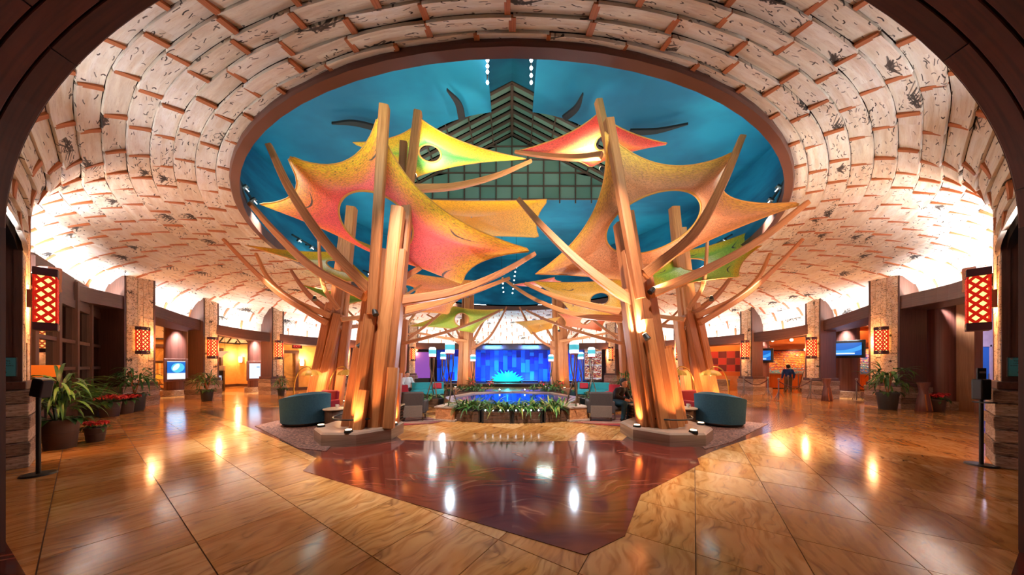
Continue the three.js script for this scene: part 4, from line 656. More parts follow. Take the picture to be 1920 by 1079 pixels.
sail('large orange and pink fabric sail with yellow tips', [[487, 383, 7.3], [532, 289, 6.1], [708, 222, 5.9], [1003, 471, 7.7], [868, 534, 8.6]], { p: [706, 420, 7.0], a: 3, b: 0, c: 4, e: 2, ru: 0.9, rv: 0.72 }, { c: [[232, 96, 104], [236, 104, 108], [234, 112, 92], [234, 126, 66], [236, 142, 44], Y_] }, 601, { marks: true, concave: [0.22, 0.26, 0.34, 0.16, 0.1], sag: -0.3 });
sail('large tan and brown fabric sail with a pointed tip over the ceiling ring', [[1004, 514, 8.0], [1133, 246, 5.9], [1384, 282, 6.1], [1513, 379, 6.7], [1190, 530, 8.5]], { p: [1222, 421, 7.0], a: 3, b: 0, c: 4, e: 1, ru: 1.12, rv: 0.72 }, { c: [[206, 146, 108], [196, 132, 92], [184, 118, 78], [176, 112, 70], [190, 126, 56], [208, 150, 50]] }, 611, { concave: [0.3, 0.26, 0.36, 0.16, 0.04], sag: -0.3 });
sail('yellow and green fabric sail with a pale centre below the skylight', [[788, 222, 7.2], [990, 298, 8.5], [775, 334, 8.4], [655, 268, 7.6]], { p: [806, 288, 7.8], a: 1, b: 3, c: 2, e: 0, ru: 0.3, rv: 0.22 }, { c: [[60, 130, 60], G_, [120, 180, 70], [214, 200, 60], Y_, Y_], side: -0.12, turn: 0.2 }, 621, { concave: 0.24 });
sail('red and orange fabric sail below the skylight', [[1122, 212, 7.2], [1257, 270, 8.0], [1108, 314, 8.5], [964, 285, 8.4]], { p: [1130, 268, 7.8], a: 1, b: 3, c: 2, e: 0, ru: 0.2, rv: 0.2 }, { c: [[248, 190, 120], [246, 160, 70], [240, 110, 60], [232, 80, 66], R_] }, 631, { concave: 0.2 });
sail('broad golden fabric sail behind the two large sails', [[752, 372, 10.6], [1030, 374, 10.6], [1012, 446, 13.4], [780, 446, 13.4]], { p: [884, 408, 11.9], a: 1, b: 0, c: 2, e: 1, ru: 0.04, rv: 0.04 }, { c: [[206, 134, 30], [214, 142, 26], [222, 156, 30], Y_] }, 641, { concave: 0.1 });
sail('long yellow fabric sail reaching over the shop side of the hall', [[460, 460, 9.0], [640, 470, 10.6], [722, 548, 10.6], [650, 528, 9.2]], { p: [640, 500, 9.9], a: 2, b: 0, c: 1, e: 3, ru: 0.45, rv: 0.4 }, { c: [W_, [244, 200, 110], Y_, Y_] }, 651, { concave: 0.2, marks: true });
sail('yellow and green fabric sail on the reception side', [[1192, 520, 9.6], [1290, 470, 10.6], [1412, 432, 10.4], [1436, 456, 9.6], [1386, 520, 9.0], [1230, 548, 9.3]], { p: [1300, 496, 9.8], a: 2, b: 0, c: 4, e: 1, ru: 0.45, rv: 0.4 }, { c: [[236, 230, 190], [190, 206, 80], [160, 190, 60], [220, 200, 50], Y_] }, 661, { concave: 0.14, marks: true });
sail('small dark green fabric sail beside the leaning tree', [[566, 534, 12], [700, 562, 12.4], [640, 577, 13.6]], { p: [632, 557, 12.6], a: 1, b: 0, c: 2, e: 0, ru: 0.03, rv: 0.03 }, { c: [[60, 110, 40], [70, 120, 40], [120, 160, 50]] }, 671, { concave: 0.14 });
sail('orange brown fabric sail low over the lounge, shop side', [[700, 498, 10.5], [905, 528, 12.5], [842, 590, 14.5], [690, 590, 13]], { p: [762, 545, 12.4], a: 1, b: 0, c: 2, e: 0, ru: 0.4, rv: 0.4 }, { c: [[226, 140, 84], [208, 116, 56], [200, 104, 44], [216, 140, 40]] }, 681, { concave: 0.12 });
sail('olive green fabric sail beside the stage, shop side', [[768, 612, 14.6], [850, 574, 15.6], [946, 580, 15.0], [888, 625, 16.6]], { p: [866, 600, 15.6], a: 2, b: 0, c: 3, e: 1, ru: 0.4, rv: 0.4 }, { c: [[180, 170, 50], L_, [140, 140, 36], [200, 170, 40]] }, 691, { concave: 0.16 });
sail('yellow fabric sail low over the lounge, reception side', [[1000, 528, 11.6], [1196, 520, 11], [1210, 612, 13.2], [1072, 590, 14]], { p: [1124, 562, 12.4], a: 1, b: 0, c: 2, e: 0, ru: 0.4, rv: 0.4 }, { c: [[244, 200, 110], [230, 166, 50], [222, 160, 30], Y_] }, 701, { concave: 0.12, marks: true });
sail('salmon fabric sail before the bark ceiling, reception side', [[1046, 588, 15.2], [1150, 586, 14.8], [1128, 622, 16.2], [1060, 612, 16]], { p: [1098, 602, 15.5], a: 1, b: 0, c: 2, e: 0, ru: 0.3, rv: 0.3 }, { c: [[236, 150, 110], [226, 120, 80], [214, 110, 70]] }, 711, { concave: 0.14 });
sail('brown and gold fabric sail pointing to the stage middle', [[966, 604, 15.2], [1052, 594, 15.6], [1036, 616, 16.6], [996, 628, 16.6]], { p: [1014, 610, 15.9], a: 1, b: 0, c: 2, e: 0, ru: 0.05, rv: 0.05 }, { c: [[160, 110, 40], [190, 130, 40], [200, 150, 60]] }, 721, { concave: 0.14 });
sail('small white and red fabric sail under the far blue wall', [[962, 534, 14.4], [1040, 520, 13.6], [1052, 528, 15], [1012, 540, 15.4]], { p: [1014, 531, 14.6], a: 1, b: 0, c: 2, e: 0, ru: 0.03, rv: 0.03 }, { c: [W_, [246, 200, 190], [226, 90, 80]] }, 731, { concave: 0.14 });
// ---------- lamps on the ring: blue ceiling washers and track spots ----------
for (let k = 0; k < 10; k++) {
  const deg = k * 36 + 18, p = pol(deg, RING - 0.02, 6.1), q = pol(deg, 4.5, 10);
  const t = thing('ring_washer', 'long ceiling washer lamp lying on the ceiling ring', 'lamp', [p.x, p.y - 0.1, p.z], Math.atan2(pol(0, 0).x - p.x, pol(0, 0).z - p.z), 'washer lamps on the ceiling ring');
  mesh('housing', bx(1.6, 0.08, 0.12, 0, -0.03, 0), M.black, t); mesh('light_strip', bx(1.54, 0.02, 0.08, 0, 0.02, 0), M.lensWhite, t);
  areaLight(COOL, DRUM, 1.6, 0.12, p, q);
}
const trackSpots = [[-118, 'above the small green sail'], [-62, 'beside the orange sail'], [62, 'beside the tan sail'], [118, 'toward the chequered wall'], [-150, 'behind the olive sail'], [150, 'behind the salmon sail'], [-90, 'toward the curtained window'], [90, 'toward the reception'], [-28, 'added above the portal, shop side'], [28, 'added above the portal, reception side'], [-11, 'added over portal middle, shop half'], [11, 'added over portal middle, reception half']];  // last four tracks are unseen extras, added to brighten near floor and lounge
trackSpots.forEach(([deg, w], i) => {
  const p = pol(deg, RING + 0.2, 6.75), turn = Math.atan2(pol(0, 0).x - p.x, pol(0, 0).z - p.z), t = thing('track_light', 'black track of three spotlights on the blue drum wall ' + w, 'lamp', [p.x, p.y, p.z], turn, 'track lights on the drum wall');
  mesh('track', bx(1.9, 0.06, 0.05, 0, 0.1, -0.06), M.black, t); mesh('bracket', bx(0.06, 0.06, 0.16, 0, 0.1, -0.14), M.black, t);
  for (let k = -1; k <= 1; k++) { const h = mesh('lamp_head', cyl(0.06, 0.05, 0.16, k * 0.7, 0, 0.02, 14, 0.8), M.black, t); mesh('lamp_lens', cyl(0.05, 0.05, 0.012, k * 0.7, -0.06, 0.08, 14, 0.8), M.lensWhite, h); }
  const mid = Math.abs(deg) < 20, q = mid ? V(Math.sign(deg) * 1.6, 0, -10.2) : pol(deg, Math.abs(deg) < 40 ? 9.6 : 11.2, 0); spot(WHITE, TRACK * (mid ? 2.6 : Math.abs(deg) < 40 ? 1.5 : Math.abs(deg) < 100 ? 5.5 : 4), pol(deg, RING - 0.12, 6.45), q, mid ? 0.5 : 0.75, 1);
});

// strings of little lamps in the skylight slot and on the far drum wall
for (const [pts, label] of [[[[914, 108, 7.6], [914, 116, 7.75], [914, 124, 7.9], [914, 150, 8.2]], 'short row of small white lamps on the slot edge beside the yellow sail'], [[[996, 108, 7.6], [996, 122, 7.8], [996, 137, 8.0], [996, 150, 8.2]], 'short row of small white lamps on the slot edge beside the red sail'], [[[941, 508, 18], [942, 516, 18], [942, 524, 18], [943, 532, 18], [943, 540, 18], [944, 548, 18]], 'hanging string of small lamps before the far blue wall, shop side'], [[[968, 502, 18], [966, 510, 18], [965, 518, 18], [964, 526, 18], [963, 534, 18], [962, 542, 18], [961, 550, 18]], 'hanging string of small lamps before the far blue wall, reception side']]) {
  const P = pts.map(p => at(...p)); if (P[0].z > -9) P.forEach(p => { p.y = 9.93; }); const t = thing('lamp_string', label, 'lamp', P[0].toArray(), 0, 'strings of small lamps'); if (P[0].z < -9) mesh('cord', tube([P[0].clone().setY(10).sub(P[0]), ...P.map(p => p.clone().sub(P[0]))], 0.012, 20, 6), M.black, t); else mesh('cord', tube(P.map(p => p.clone().sub(P[0]).add(V(0, 0.05, 0))), 0.02, 20, 6), M.black, t);
  P.forEach(p => mesh('lamp_bulb', new THREE.SphereGeometry(0.045, 10, 8).translate(p.x - P[0].x, p.y - P[0].y, p.z - P[0].z), M.lensWhite, t));
}
// ---------- lanterns on the pillars ----------
M.lanternGlow = std({ color: 0x553311, emissive: 0xffb860, emissiveIntensity: 3.6 });
M.lanternRedGlow = std({ color: 0xb0201a, roughness: 0.5, emissive: 0xe82010, emissiveIntensity: 0.5 });  // red bars glow by themselves, standing in for light from the box behind
M.lanternCap = std({ color: 0x4a2430, roughness: 0.6 });
const lanternProto = (() => {
  const t = new THREE.Group(), H = 1.05, W = 0.27, D = 0.2, h = 0.8;
  mesh('glowing_box', bx(W - 0.04, h, D - 0.04, 0, 0, 0), M.lanternGlow, t);
  const bars = [], n = 5, face = (w, put) => { for (let k = -n; k <= n * 2; k++) for (const s of [-1, 1]) { const x0 = -w / 2, step = h / n; let a = [x0, -h / 2 + k * step], b = [w / 2, -h / 2 + k * step + s * w * 1.25]; const cl = (p, q) => { const f = (y) => p[0] + (q[0] - p[0]) * (y - p[1]) / (q[1] - p[1]); let P = [...p], Q = [...q]; for (const v of [P, Q]) { if (v[1] < -h / 2) { v[0] = f(-h / 2); v[1] = -h / 2; } if (v[1] > h / 2) { v[0] = f(h / 2); v[1] = h / 2; } } return [P, Q]; }; if (Math.max(a[1], b[1]) <= -h / 2 + 0.001 || Math.min(a[1], b[1]) >= h / 2 - 0.001) continue; const [p, q] = cl(a, b); if (Math.hypot(p[0] - q[0], p[1] - q[1]) > 0.03) bars.push(put(p, q)); } };
  face(W, (p, q) => bar(V(p[0], p[1], D / 2), V(q[0], q[1], D / 2), 0.042, 0.016, V(0, 0, 1)));
  for (const s of [-1, 1]) face(D, (p, q) => bar(V(s * W / 2, p[1], p[0]), V(s * W / 2, q[1], q[0]), 0.016, 0.042, V(0, 0, 1)));
  mesh('lattice', join(bars), M.lanternRedGlow, t);
  for (const s of [-1, 1]) for (const q of [-1, 1]) mesh('corner_bar', bx(0.02, h, 0.02, s * W / 2, 0, q * D / 2), M.lanternRedGlow, t);
  for (const s of [-1, 1]) { const c = mesh('cap', rbx(W + 0.03, 0.135, D + 0.03, 0.01, 0, s * (h / 2 + 0.068), 0), M.lanternCap, t); for (const a of [0.8, -0.8]) mesh('cross_mark', bx(0.11, 0.016, 0.008, 0.06, s * (h / 2 + 0.068), D / 2 + 0.017, 0, 0, a), std({ color: 0xe8c890, roughness: 0.5 }), c); }
  mesh('bracket', bx(0.08, 0.3, 0.08, 0, 0, -D / 2 - 0.03), M.lanternCap, t);
  return t;
})();
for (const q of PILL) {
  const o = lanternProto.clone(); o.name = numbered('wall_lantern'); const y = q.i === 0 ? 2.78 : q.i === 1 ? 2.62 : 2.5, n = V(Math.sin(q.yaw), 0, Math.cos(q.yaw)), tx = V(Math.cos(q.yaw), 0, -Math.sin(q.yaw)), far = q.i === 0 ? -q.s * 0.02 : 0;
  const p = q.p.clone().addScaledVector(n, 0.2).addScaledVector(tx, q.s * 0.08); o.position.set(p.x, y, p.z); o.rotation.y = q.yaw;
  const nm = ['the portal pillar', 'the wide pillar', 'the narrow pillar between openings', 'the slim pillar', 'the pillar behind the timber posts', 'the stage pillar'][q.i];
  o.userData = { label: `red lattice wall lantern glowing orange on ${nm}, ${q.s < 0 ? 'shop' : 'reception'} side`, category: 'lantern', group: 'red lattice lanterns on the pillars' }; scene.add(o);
  const l = new THREE.PointLight(0xffb070, q.i === 0 ? 14 : 14, 0, 2); l.position.copy(q.p.clone().addScaledVector(n, 0.16)).addScaledVector(tx, -q.s * 0.16); l.position.y = y; l.castShadow = true; l.shadow.radius = 4; scene.add(l);
}
// ---------- plants ----------
const leafGreen = [[0x2f5a24, 0x3f7030], [0x3c6e2a, 0x4d8636], [0x274c22, 0x35602a]].map(c => std({ color: c[0], roughness: 0.5, side: THREE.DoubleSide })), leafB = std({ color: 0x55863a, roughness: 0.5, side: THREE.DoubleSide }), redLeaf = std({ color: 0xc41a22, roughness: 0.55, side: THREE.DoubleSide }), redLeafB = std({ color: 0xe03a34, roughness: 0.55, side: THREE.DoubleSide });
function blade(L, w, droop, fold = 0.25) { return grid(2, 6, (u, v) => { const a = v * droop, x = Math.sin(a) * L * v * 0.9, y = v * L * Math.cos(a * 0.9), ww = w * Math.sin(Math.PI * clamp(0.08 + v * 0.92)) , s = (u - 0.5) * 2; return [V(s * ww / 2, y + Math.abs(s) * ww * fold, x), [u, v]]; }); }
const blades = [blade(0.7, 0.05, 0.9), blade(0.6, 0.055, 1.2), blade(0.5, 0.06, 0.7)], broad = [blade(0.26, 0.1, 0.9), blade(0.22, 0.09, 1.3)], spear = [blade(0.8, 0.08, 0.15), blade(0.65, 0.07, 0.25)], petals = [blade(0.13, 0.07, 1.1), blade(0.11, 0.06, 1.4)];
M.pot = std({ color: 0x4e3a32, roughness: 0.6 }); M.potDark = std({ color: 0x33302e, roughness: 0.6 }); M.soil = std({ color: 0x2a1c12, roughness: 1 });
function potPart(t, r, h, mat = M.pot) { r *= 0.74; mesh('pot', lathe([[0, 0], [r * 0.78, 0], [r * 0.95, h * 0.86], [r, h * 0.86], [r, h], [r * 0.9, h], [r * 0.88, h * 0.9], [0, h * 0.9]], 28), mat, t); mesh('pot_band', (() => { const g = new THREE.TorusGeometry(r * 0.87, 0.008, 6, 28); g.rotateX(Math.PI / 2); g.translate(0, h * 0.55, 0); return g; })(), mat, t); mesh('soil', cyl(r * 0.87, r * 0.87, 0.02, 0, h * 0.9, 0), M.soil, t); }
function leaves(t, name, geos, mats, n, base, seed, tilt, spread, scale) { const r = rng(seed); for (let i = 0; i < n; i++) { const m = mesh(name, geos[Math.floor(r() * geos.length)], mats[Math.floor(r() * mats.length)], t), a = r() * 6.283, q = Math.sqrt(r()) * spread; m.position.set(base.x + Math.sin(a) * q, base.y + r() * base.h, base.z + Math.cos(a) * q); m.rotation.set(0, 0, 0); m.rotation.order = 'YXZ'; m.rotation.y = a + (r() - 0.5) * 0.8; m.rotation.x = tilt[0] + r() * (tilt[1] - tilt[0]); m.scale.setScalar(scale[0] + r() * (scale[1] - scale[0])); } }
function plant(kind, x, d, label, s = 1, seed = 1) {
  const t = thing(kind === 'flower' ? 'potted_poinsettia' : 'potted_plant', label, 'plant', [x, 0, -d], 0);
  if (kind === 'palm') { potPart(t, 0.27 * s, 0.5 * s); for (let k = 0; k < 4; k++) mesh('stem', bar(V((k - 1.5) * 0.06, 0.44 * s, 0.03 * (k % 2)), V((k - 1.5) * 0.16 * s, (0.8 + 0.12 * k) * s, 0.05), 0.03), leafGreen[2], t); leaves(t, 'leaf', blades, [...leafGreen, leafB, leafB], 120, { x: 0, y: 0.62 * s, z: 0, h: 0.55 * s }, seed, [0.1, 1.5], 0.16 * s, [0.6 * s, 0.95 * s]); leaves(t, 'leaf', broad, leafGreen, 26, { x: 0, y: 0.46 * s, z: 0, h: 0.1 }, seed + 1, [0.5, 1.5], 0.2 * s, [0.9, 1.2]); }
  if (kind === 'bush') { potPart(t, 0.25 * s, 0.42 * s, M.potDark); for (let k = 0; k < 3; k++) mesh('stem', bar(V(0, 0.38 * s, 0), V((k - 1) * 0.16 * s, 0.95 * s, (k % 2) * 0.1), 0.025), M.timberC, t); leaves(t, 'leaf', [...blades, ...broad], [...leafGreen, leafB, leafB], 100, { x: 0, y: 0.6 * s, z: 0, h: 0.42 * s }, seed, [0.1, 1.8], 0.22 * s, [0.5 * s, 0.8 * s]); leaves(t, 'leaf', broad, leafGreen, 22, { x: 0, y: 0.38 * s, z: 0, h: 0.08 }, seed + 1, [0.6, 1.5], 0.18 * s, [0.7, 1.1]); }
  if (kind === 'snake') { potPart(t, 0.26 * s, 0.45 * s, M.potDark); leaves(t, 'leaf', spear, [...leafGreen, leafB], 22, { x: 0, y: 0.4 * s, z: 0, h: 0.02 }, seed, [0.02, 0.4], 0.16 * s, [0.8 * s, 1.15 * s]); }
  if (kind === 'flower') { potPart(t, 0.28 * s, 0.42 * s); leaves(t, 'leaf', broad, leafGreen, 24, { x: 0, y: 0.38 * s, z: 0, h: 0.1 }, seed, [0.5, 1.5], 0.2 * s, [0.7 * s, 1.0 * s]); const r = rng(seed + 5); for (let k = 0; k < 9; k++) { const a = r() * 6.283, q = Math.sqrt(r()) * 0.24 * s; leaves(t, 'petal', petals, [redLeaf, redLeafB], 8, { x: Math.sin(a) * q, y: (0.55 + r() * 0.06) * s, z: Math.cos(a) * q, h: 0.01 }, seed + 20 + k, [0.8, 1.5], 0.01, [0.8 * s, 1.2 * s]); } }
  return t;
}
plant('palm', -8.95, 5.55, 'large arching palm in a brown pot beside the portal pillar', 1.15, 11);
plant('flower', -9.0, 6.05, 'small red poinsettia half hidden by the large palm', 0.72, 15);
plant('snake', -13.35, 8.9, 'upright sword leaved plant in a dark pot before the shop window', 1.05, 19);
plant('flower', -12.85, 8.95, 'red poinsettia in a brown pot before the wide pillar', 1.1, 23); plant('flower', -13.2, 9.55, 'red poinsettia in a brown pot standing behind another poinsettia', 1.05, 29);
plant('bush', -13.6, 10.1, 'round leafy bush in a dark pot beside the wide pillar', 1.45, 31); plant('bush', -14.0, 12.85, 'dark leafy bush in a pot at the narrow pillar, shop side', 1.2, 37); plant('bush', -12.45, 15.1, 'small leafy bush in a pot at the slim pillar, shop side', 0.9, 41);
plant('bush', 13.95, 10.4, 'tall leafy plant in a dark round pot at the wide reception pillar', 1.5, 43); plant('flower', 15.0, 9.9, 'red poinsettia in a dark pot beside the broad reddish column', 1.05, 47);
plant('bush', 5.0, 12.3, 'leafy plant in a pot beside the far timber tree, reception side', 1.2, 53); plant('palm', 7.7, 13.0, 'arching palm behind the large timber tree, reception side', 1.2, 59);
// ---------- displays ----------
function display(x, d, y, w, h, tex, label, turnTo = 0, frameMat = M.columnWood, k = 1.1) { const yaw = Math.atan2(-x, d - CD * 0.35); const t = thing('wall_display', label, 'screen', [x, y, -d], yaw); mesh('frame', rbx(w + 0.22, h + 0.26, 0.12, 0.02, 0, 0, -0.07), frameMat, t); mesh('display', bx(w, h, 0.02, 0, 0, 0.0), M.black, t); mesh('display_picture', grid(1, 1, (u, v) => [V(lerp(-w / 2, w / 2, u), lerp(-h / 2, h / 2, v), 0.014), [u, v]]), std({ color: 0x222222, map: tex, emissive: 0xffffff, emissiveMap: tex, emissiveIntensity: k }), t); areaLight(0x9fd0ff, 1.5, w, h, V(x + Math.sin(yaw) * 0.05, y, -d + Math.cos(yaw) * 0.05), V(x + Math.sin(yaw), y, -d + Math.cos(yaw))); return t; }
const swirl = canvasTex(128, 192, (c, W, H) => { c.fillStyle = '#f4f8fc'; c.fillRect(0, 0, W, H); c.fillStyle = '#1a6fd0'; c.fillRect(0, 8, W, 118); c.fillStyle = '#58d0f0'; c.beginPath(); c.ellipse(74, 70, 46, 52, 0.4, 0, 7); c.fill(); c.fillStyle = '#e8faff'; c.beginPath(); c.ellipse(62, 64, 20, 40, 0.5, 0, 7); c.fill(); });
const pale = canvasTex(128, 192, (c, W, H) => { c.fillStyle = '#eaf0fa'; c.fillRect(0, 0, W, H); c.fillStyle = '#7fb0e0'; c.fillRect(84, 40, 34, 14); });
const bluePic = canvasTex(192, 112, (c, W, H) => { c.fillStyle = '#0a66c8'; c.fillRect(0, 0, W, H); c.fillStyle = '#3aa0f0'; c.beginPath(); c.moveTo(0, 60); c.quadraticCurveTo(110, 80, W, 20); c.lineTo(W, 60); c.quadraticCurveTo(110, 110, 0, 84); c.fill(); c.fillStyle = '#e6f8ff'; c.fillRect(0, 90, 150, 12); });
{ const f = (x, d, r) => { const k = V(-x, 0, d).normalize(); return [x + k.x * (r + 0.16), d - k.z * (r + 0.16)]; };
  const a = f(-18.1, 15.1, 0.4); display(a[0], a[1], 1.38, 0.62, 0.95, swirl, 'upright display with a blue swirl on the reddish column'); const b = f(-15.7, 17.1, 0.3); display(b[0], b[1], 1.3, 0.5, 0.9, pale, 'upright white display on the reddish column near the yellow wall');
  const c = f(17.3, 14.5, 0.46); display(c[0], c[1], 2.45, 1.0, 0.62, bluePic, 'wide blue screen high on the reddish column beside the bird mural', 0, M.black); const e = f(14.75, 16.6, 0.38); display(e[0], e[1], 2.2, 0.85, 0.55, bluePic, 'wide blue screen on the reddish column near the chequered wall', 0, M.black); }
// ---------- sconces, exit signs, kiosk ----------
function sconce(seg, u, y, label) { const [x, d, yaw] = onWall(...seg, u, 0.14), t = thing('wall_sconce', label, 'lamp', [x, y, -d], yaw, 'white sconces on the yellow walls'); mesh('back_plate', rbx(0.14, 0.36, 0.03, 0.008, 0, 0, 0), M.brass, t); mesh('glass_shade', (() => { const g = lathe([[0.09, -0.2], [0.12, 0], [0.1, 0.24]], 18); g.translate(0, 0.05, 0.11); return g; })(), std({ color: 0x665544, emissive: 0xfff0d8, emissiveIntensity: 3, side: THREE.DoubleSide }), t); mesh('arm', bx(0.05, 0.06, 0.12, 0, -0.16, 0.06), M.brass, t); const l = new THREE.PointLight(0xffd8a0, 7, 0, 2); l.position.set(x + Math.sin(yaw) * 0.3, y + 0.3, -d + Math.cos(yaw) * 0.3); l.castShadow = true; scene.add(l); }
sconce(LW.D, 0.12, 2.0, 'white glass wall sconce on the yellow wall beyond the display column'); sconce(LW.F, 0.36, 1.75, 'white glass wall sconce on the yellow wall beside the dark door');
const exitTex = canvasTex(128, 64, (c, W, H) => { c.fillStyle = '#5a0a0a'; c.fillRect(0, 0, W, H); c.fillStyle = '#ff5040'; c.font = 'bold 48px sans-serif'; c.textAlign = 'center'; c.textBaseline = 'middle'; c.fillText('EXIT', 64, 34); });
for (const [px, py, d, lab] of [[276, 604, 14.6, 'red lit exit sign under the beam before the curtained window'], [557, 650, 17.5, 'red lit exit sign under the beam before the yellow wall']]) { const p = at(px, py, d), t = thing('exit_sign', lab, 'sign', [p.x, p.y, p.z], Math.atan2(-p.x, -p.z)); mesh('box', bx(0.5, 0.26, 0.07), M.black, t); mesh('sign_face', grid(1, 1, (u, v) => [V(lerp(-0.23, 0.23, u), lerp(-0.11, 0.11, v), 0.04), [u, v]]), std({ color: 0x222222, map: exitTex, emissive: 0xffffff, emissiveMap: exitTex, emissiveIntensity: 1.5 }), t); mesh('hanger', bx(0.03, 4.3 - p.y, 0.03, 0, (4.3 - p.y) / 2, -0.02), M.black, t); }
{ const p = at(410, 735, 17.6), t = thing('ticket_kiosk', 'slim black kiosk with small lit window in the yellow corridor', 'kiosk', [p.x, 0, p.z], 0.6); mesh('body', rbx(0.5, 1.3, 0.4, 0.03, 0, 0.65, 0), M.black, t); mesh('display', bx(0.34, 0.28, 0.02, 0, 0.85, 0.205), std({ color: 0x222222, emissive: 0xdfe8ff, emissiveIntensity: 0.8 }), t); mesh('head', rbx(0.56, 0.3, 0.3, 0.03, 0, 1.45, 0), std({ color: 0xd8d0c0, roughness: 0.5 }), t); }
{ const p = at(410, 660, 17.4), t = thing('pendant_lamp', 'white fabric pendant lamp hanging in the yellow corridor', 'lamp', [p.x, p.y, p.z]); mesh('fabric_shade', lathe([[0.14, -0.34], [0.3, -0.12], [0.5, 0.02], [0.3, 0.0], [0.12, -0.1]], 18), std({ color: 0xf0e4cc, roughness: 0.8, emissive: 0xffe8c0, emissiveIntensity: 0.4, side: THREE.DoubleSide }), t); for (const s of [-1, 1]) mesh('cord', bar(V(s * 0.4, 0.02, 0), V(s * 0.3, 4.3 - p.y, 0), 0.012), M.black, t); }
// ---------- teal no smoking signs ----------
const signTex = canvasTex(256, 300, (c, W, H) => { c.fillStyle = '#3f93a3'; c.fillRect(0, 0, W, H); c.fillStyle = '#12333e'; c.font = 'bold 30px sans-serif'; c.textAlign = 'center'; ['THE HOTEL', 'LOBBY IS A', 'NON SMOKING', 'AREA'].forEach((s, i) => c.fillText(s, 128, 64 + i * 38)); c.strokeStyle = '#12333e'; c.lineWidth = 9; c.beginPath(); c.arc(128, 242, 34, 0, 7); c.stroke(); c.beginPath(); c.moveTo(104, 218); c.lineTo(152, 266); c.stroke(); c.fillRect(106, 238, 44, 8); });
for (const s of [-1, 1]) { const P = PILL.find(q => q.s === s && q.i === 0), side = V(-s * 0.57, 0, -0.82), camN = V(-s * 0.82, 0, 0.57), c = P.p.clone().addScaledVector(side, -0.13).addScaledVector(camN, P.w / 2 + 0.03); const t = thing('no_smoking_sign', s < 0 ? 'teal no smoking sign on the portal pillar, shop side' : 'teal no smoking sign on the portal pillar, reception side', 'sign', [c.x, 1.62, c.z], Math.atan2(camN.x, camN.z), 'teal no smoking signs'); mesh('backing', rbx(0.23, 0.31, 0.015, 0.006, 0, 0, 0), M.black, t); mesh('face', grid(1, 1, (u, v) => [V(lerp(-0.105, 0.105, u), lerp(-0.145, 0.145, v), 0.009), [u, v]]), std({ map: signTex, roughness: 0.5 }), t); mesh('pin', cyl(0.012, 0.012, 0.02, -0.08, 0.13, 0.012, 10, Math.PI / 2), M.steel, t); }
// ---------- stands near the portal ----------
{ const p = at(72, 891, 4.2), t = thing('tablet_stand', 'slim black floor stand with a tilted black box before the palm', 'stand', [p.x, 0, p.z]); mesh('base', cyl(0.15, 0.16, 0.025, 0, 0.0125, 0, 32), M.black, t); mesh('pole', cyl(0.022, 0.022, 1.24, 0, 0.64, 0, 14), M.black, t); mesh('dispenser', rbx(0.17, 0.26, 0.12, 0.02, 0.05, 1.3, 0, 0, 0, -0.2), std({ color: 0x1a1a30, roughness: 0.5 }), t); mesh('top_plate', bx(0.14, 0.015, 0.1, 0.07, 1.44, 0, 0, 0, -0.2), M.steel, t); }
{ const p = at(1840, 870, 4.6), t = thing('sanitizer_stand', 'slim black hand sanitizer stand beside the portal pillar', 'stand', [p.x, 0, p.z]); mesh('base', cyl(0.15, 0.16, 0.025, 0, 0.0125, 0, 32), M.black, t); mesh('pole', cyl(0.022, 0.022, 1.1, 0, 0.57, 0, 14), M.black, t); mesh('dispenser', rbx(0.16, 0.34, 0.12, 0.02, 0, 1.25, 0), M.black, t); mesh('sign_plate', rbx(0.14, 0.2, 0.02, 0.005, 0.0, 1.5, 0), M.black, t); mesh('label_strip', bx(0.1, 0.03, 0.004, 0, 1.53, 0.012), std({ color: 0xb8b8c0 }), t); mesh('drip_tray', rbx(0.16, 0.02, 0.16, 0.005, 0, 1.04, 0.03), M.black, t); }
{ const p = at(100, 700, 5.9), t = thing('orange_notice', 'orange notice board behind the large palm', 'sign', [-10.0, 0, -6.0], 0.9); mesh('board', bx(0.34, 0.26, 0.02, 0, 1.52, 0), std({ color: 0xf08a20, roughness: 0.6 }), t); mesh('post', bx(0.03, 1.4, 0.03, 0, 0.7, -0.02), M.black, t); mesh('foot', cyl(0.16, 0.17, 0.02, 0, 0.01, -0.02), M.black, t); }
for (const [x, d, lab] of [[14.62, 9.95, 'wooden hourglass shaped stand with copper front at the wide reception pillar'], [14.5, 12.9, 'wooden hourglass shaped stand with copper front at the narrow reception pillar']]) { const t = thing('hourglass_stand', lab, 'stand', [x, 0, -d], Math.atan2(-x, d)); mesh('body', lathe([[0, 0], [0.25, 0], [0.2, 0.4], [0.13, 0.72], [0.2, 1.0], [0.2, 1.04], [0, 1.04]], 4), M.columnWood, t); mesh('copper_front', (() => { const s = new THREE.Shape([new THREE.Vector2(-0.09, 0.03), new THREE.Vector2(0.09, 0.03), new THREE.Vector2(0.06, 0.62), new THREE.Vector2(-0.06, 0.62)]), g = new THREE.ExtrudeGeometry(s, { depth: 0.02, bevelEnabled: false }); g.rotateX(-0.13); g.translate(0, 0, 0.175); return g; })(), std({ color: 0xc8743a, roughness: 0.35, metalness: 0.5 }), t); t.rotation.y += Math.PI / 4; }
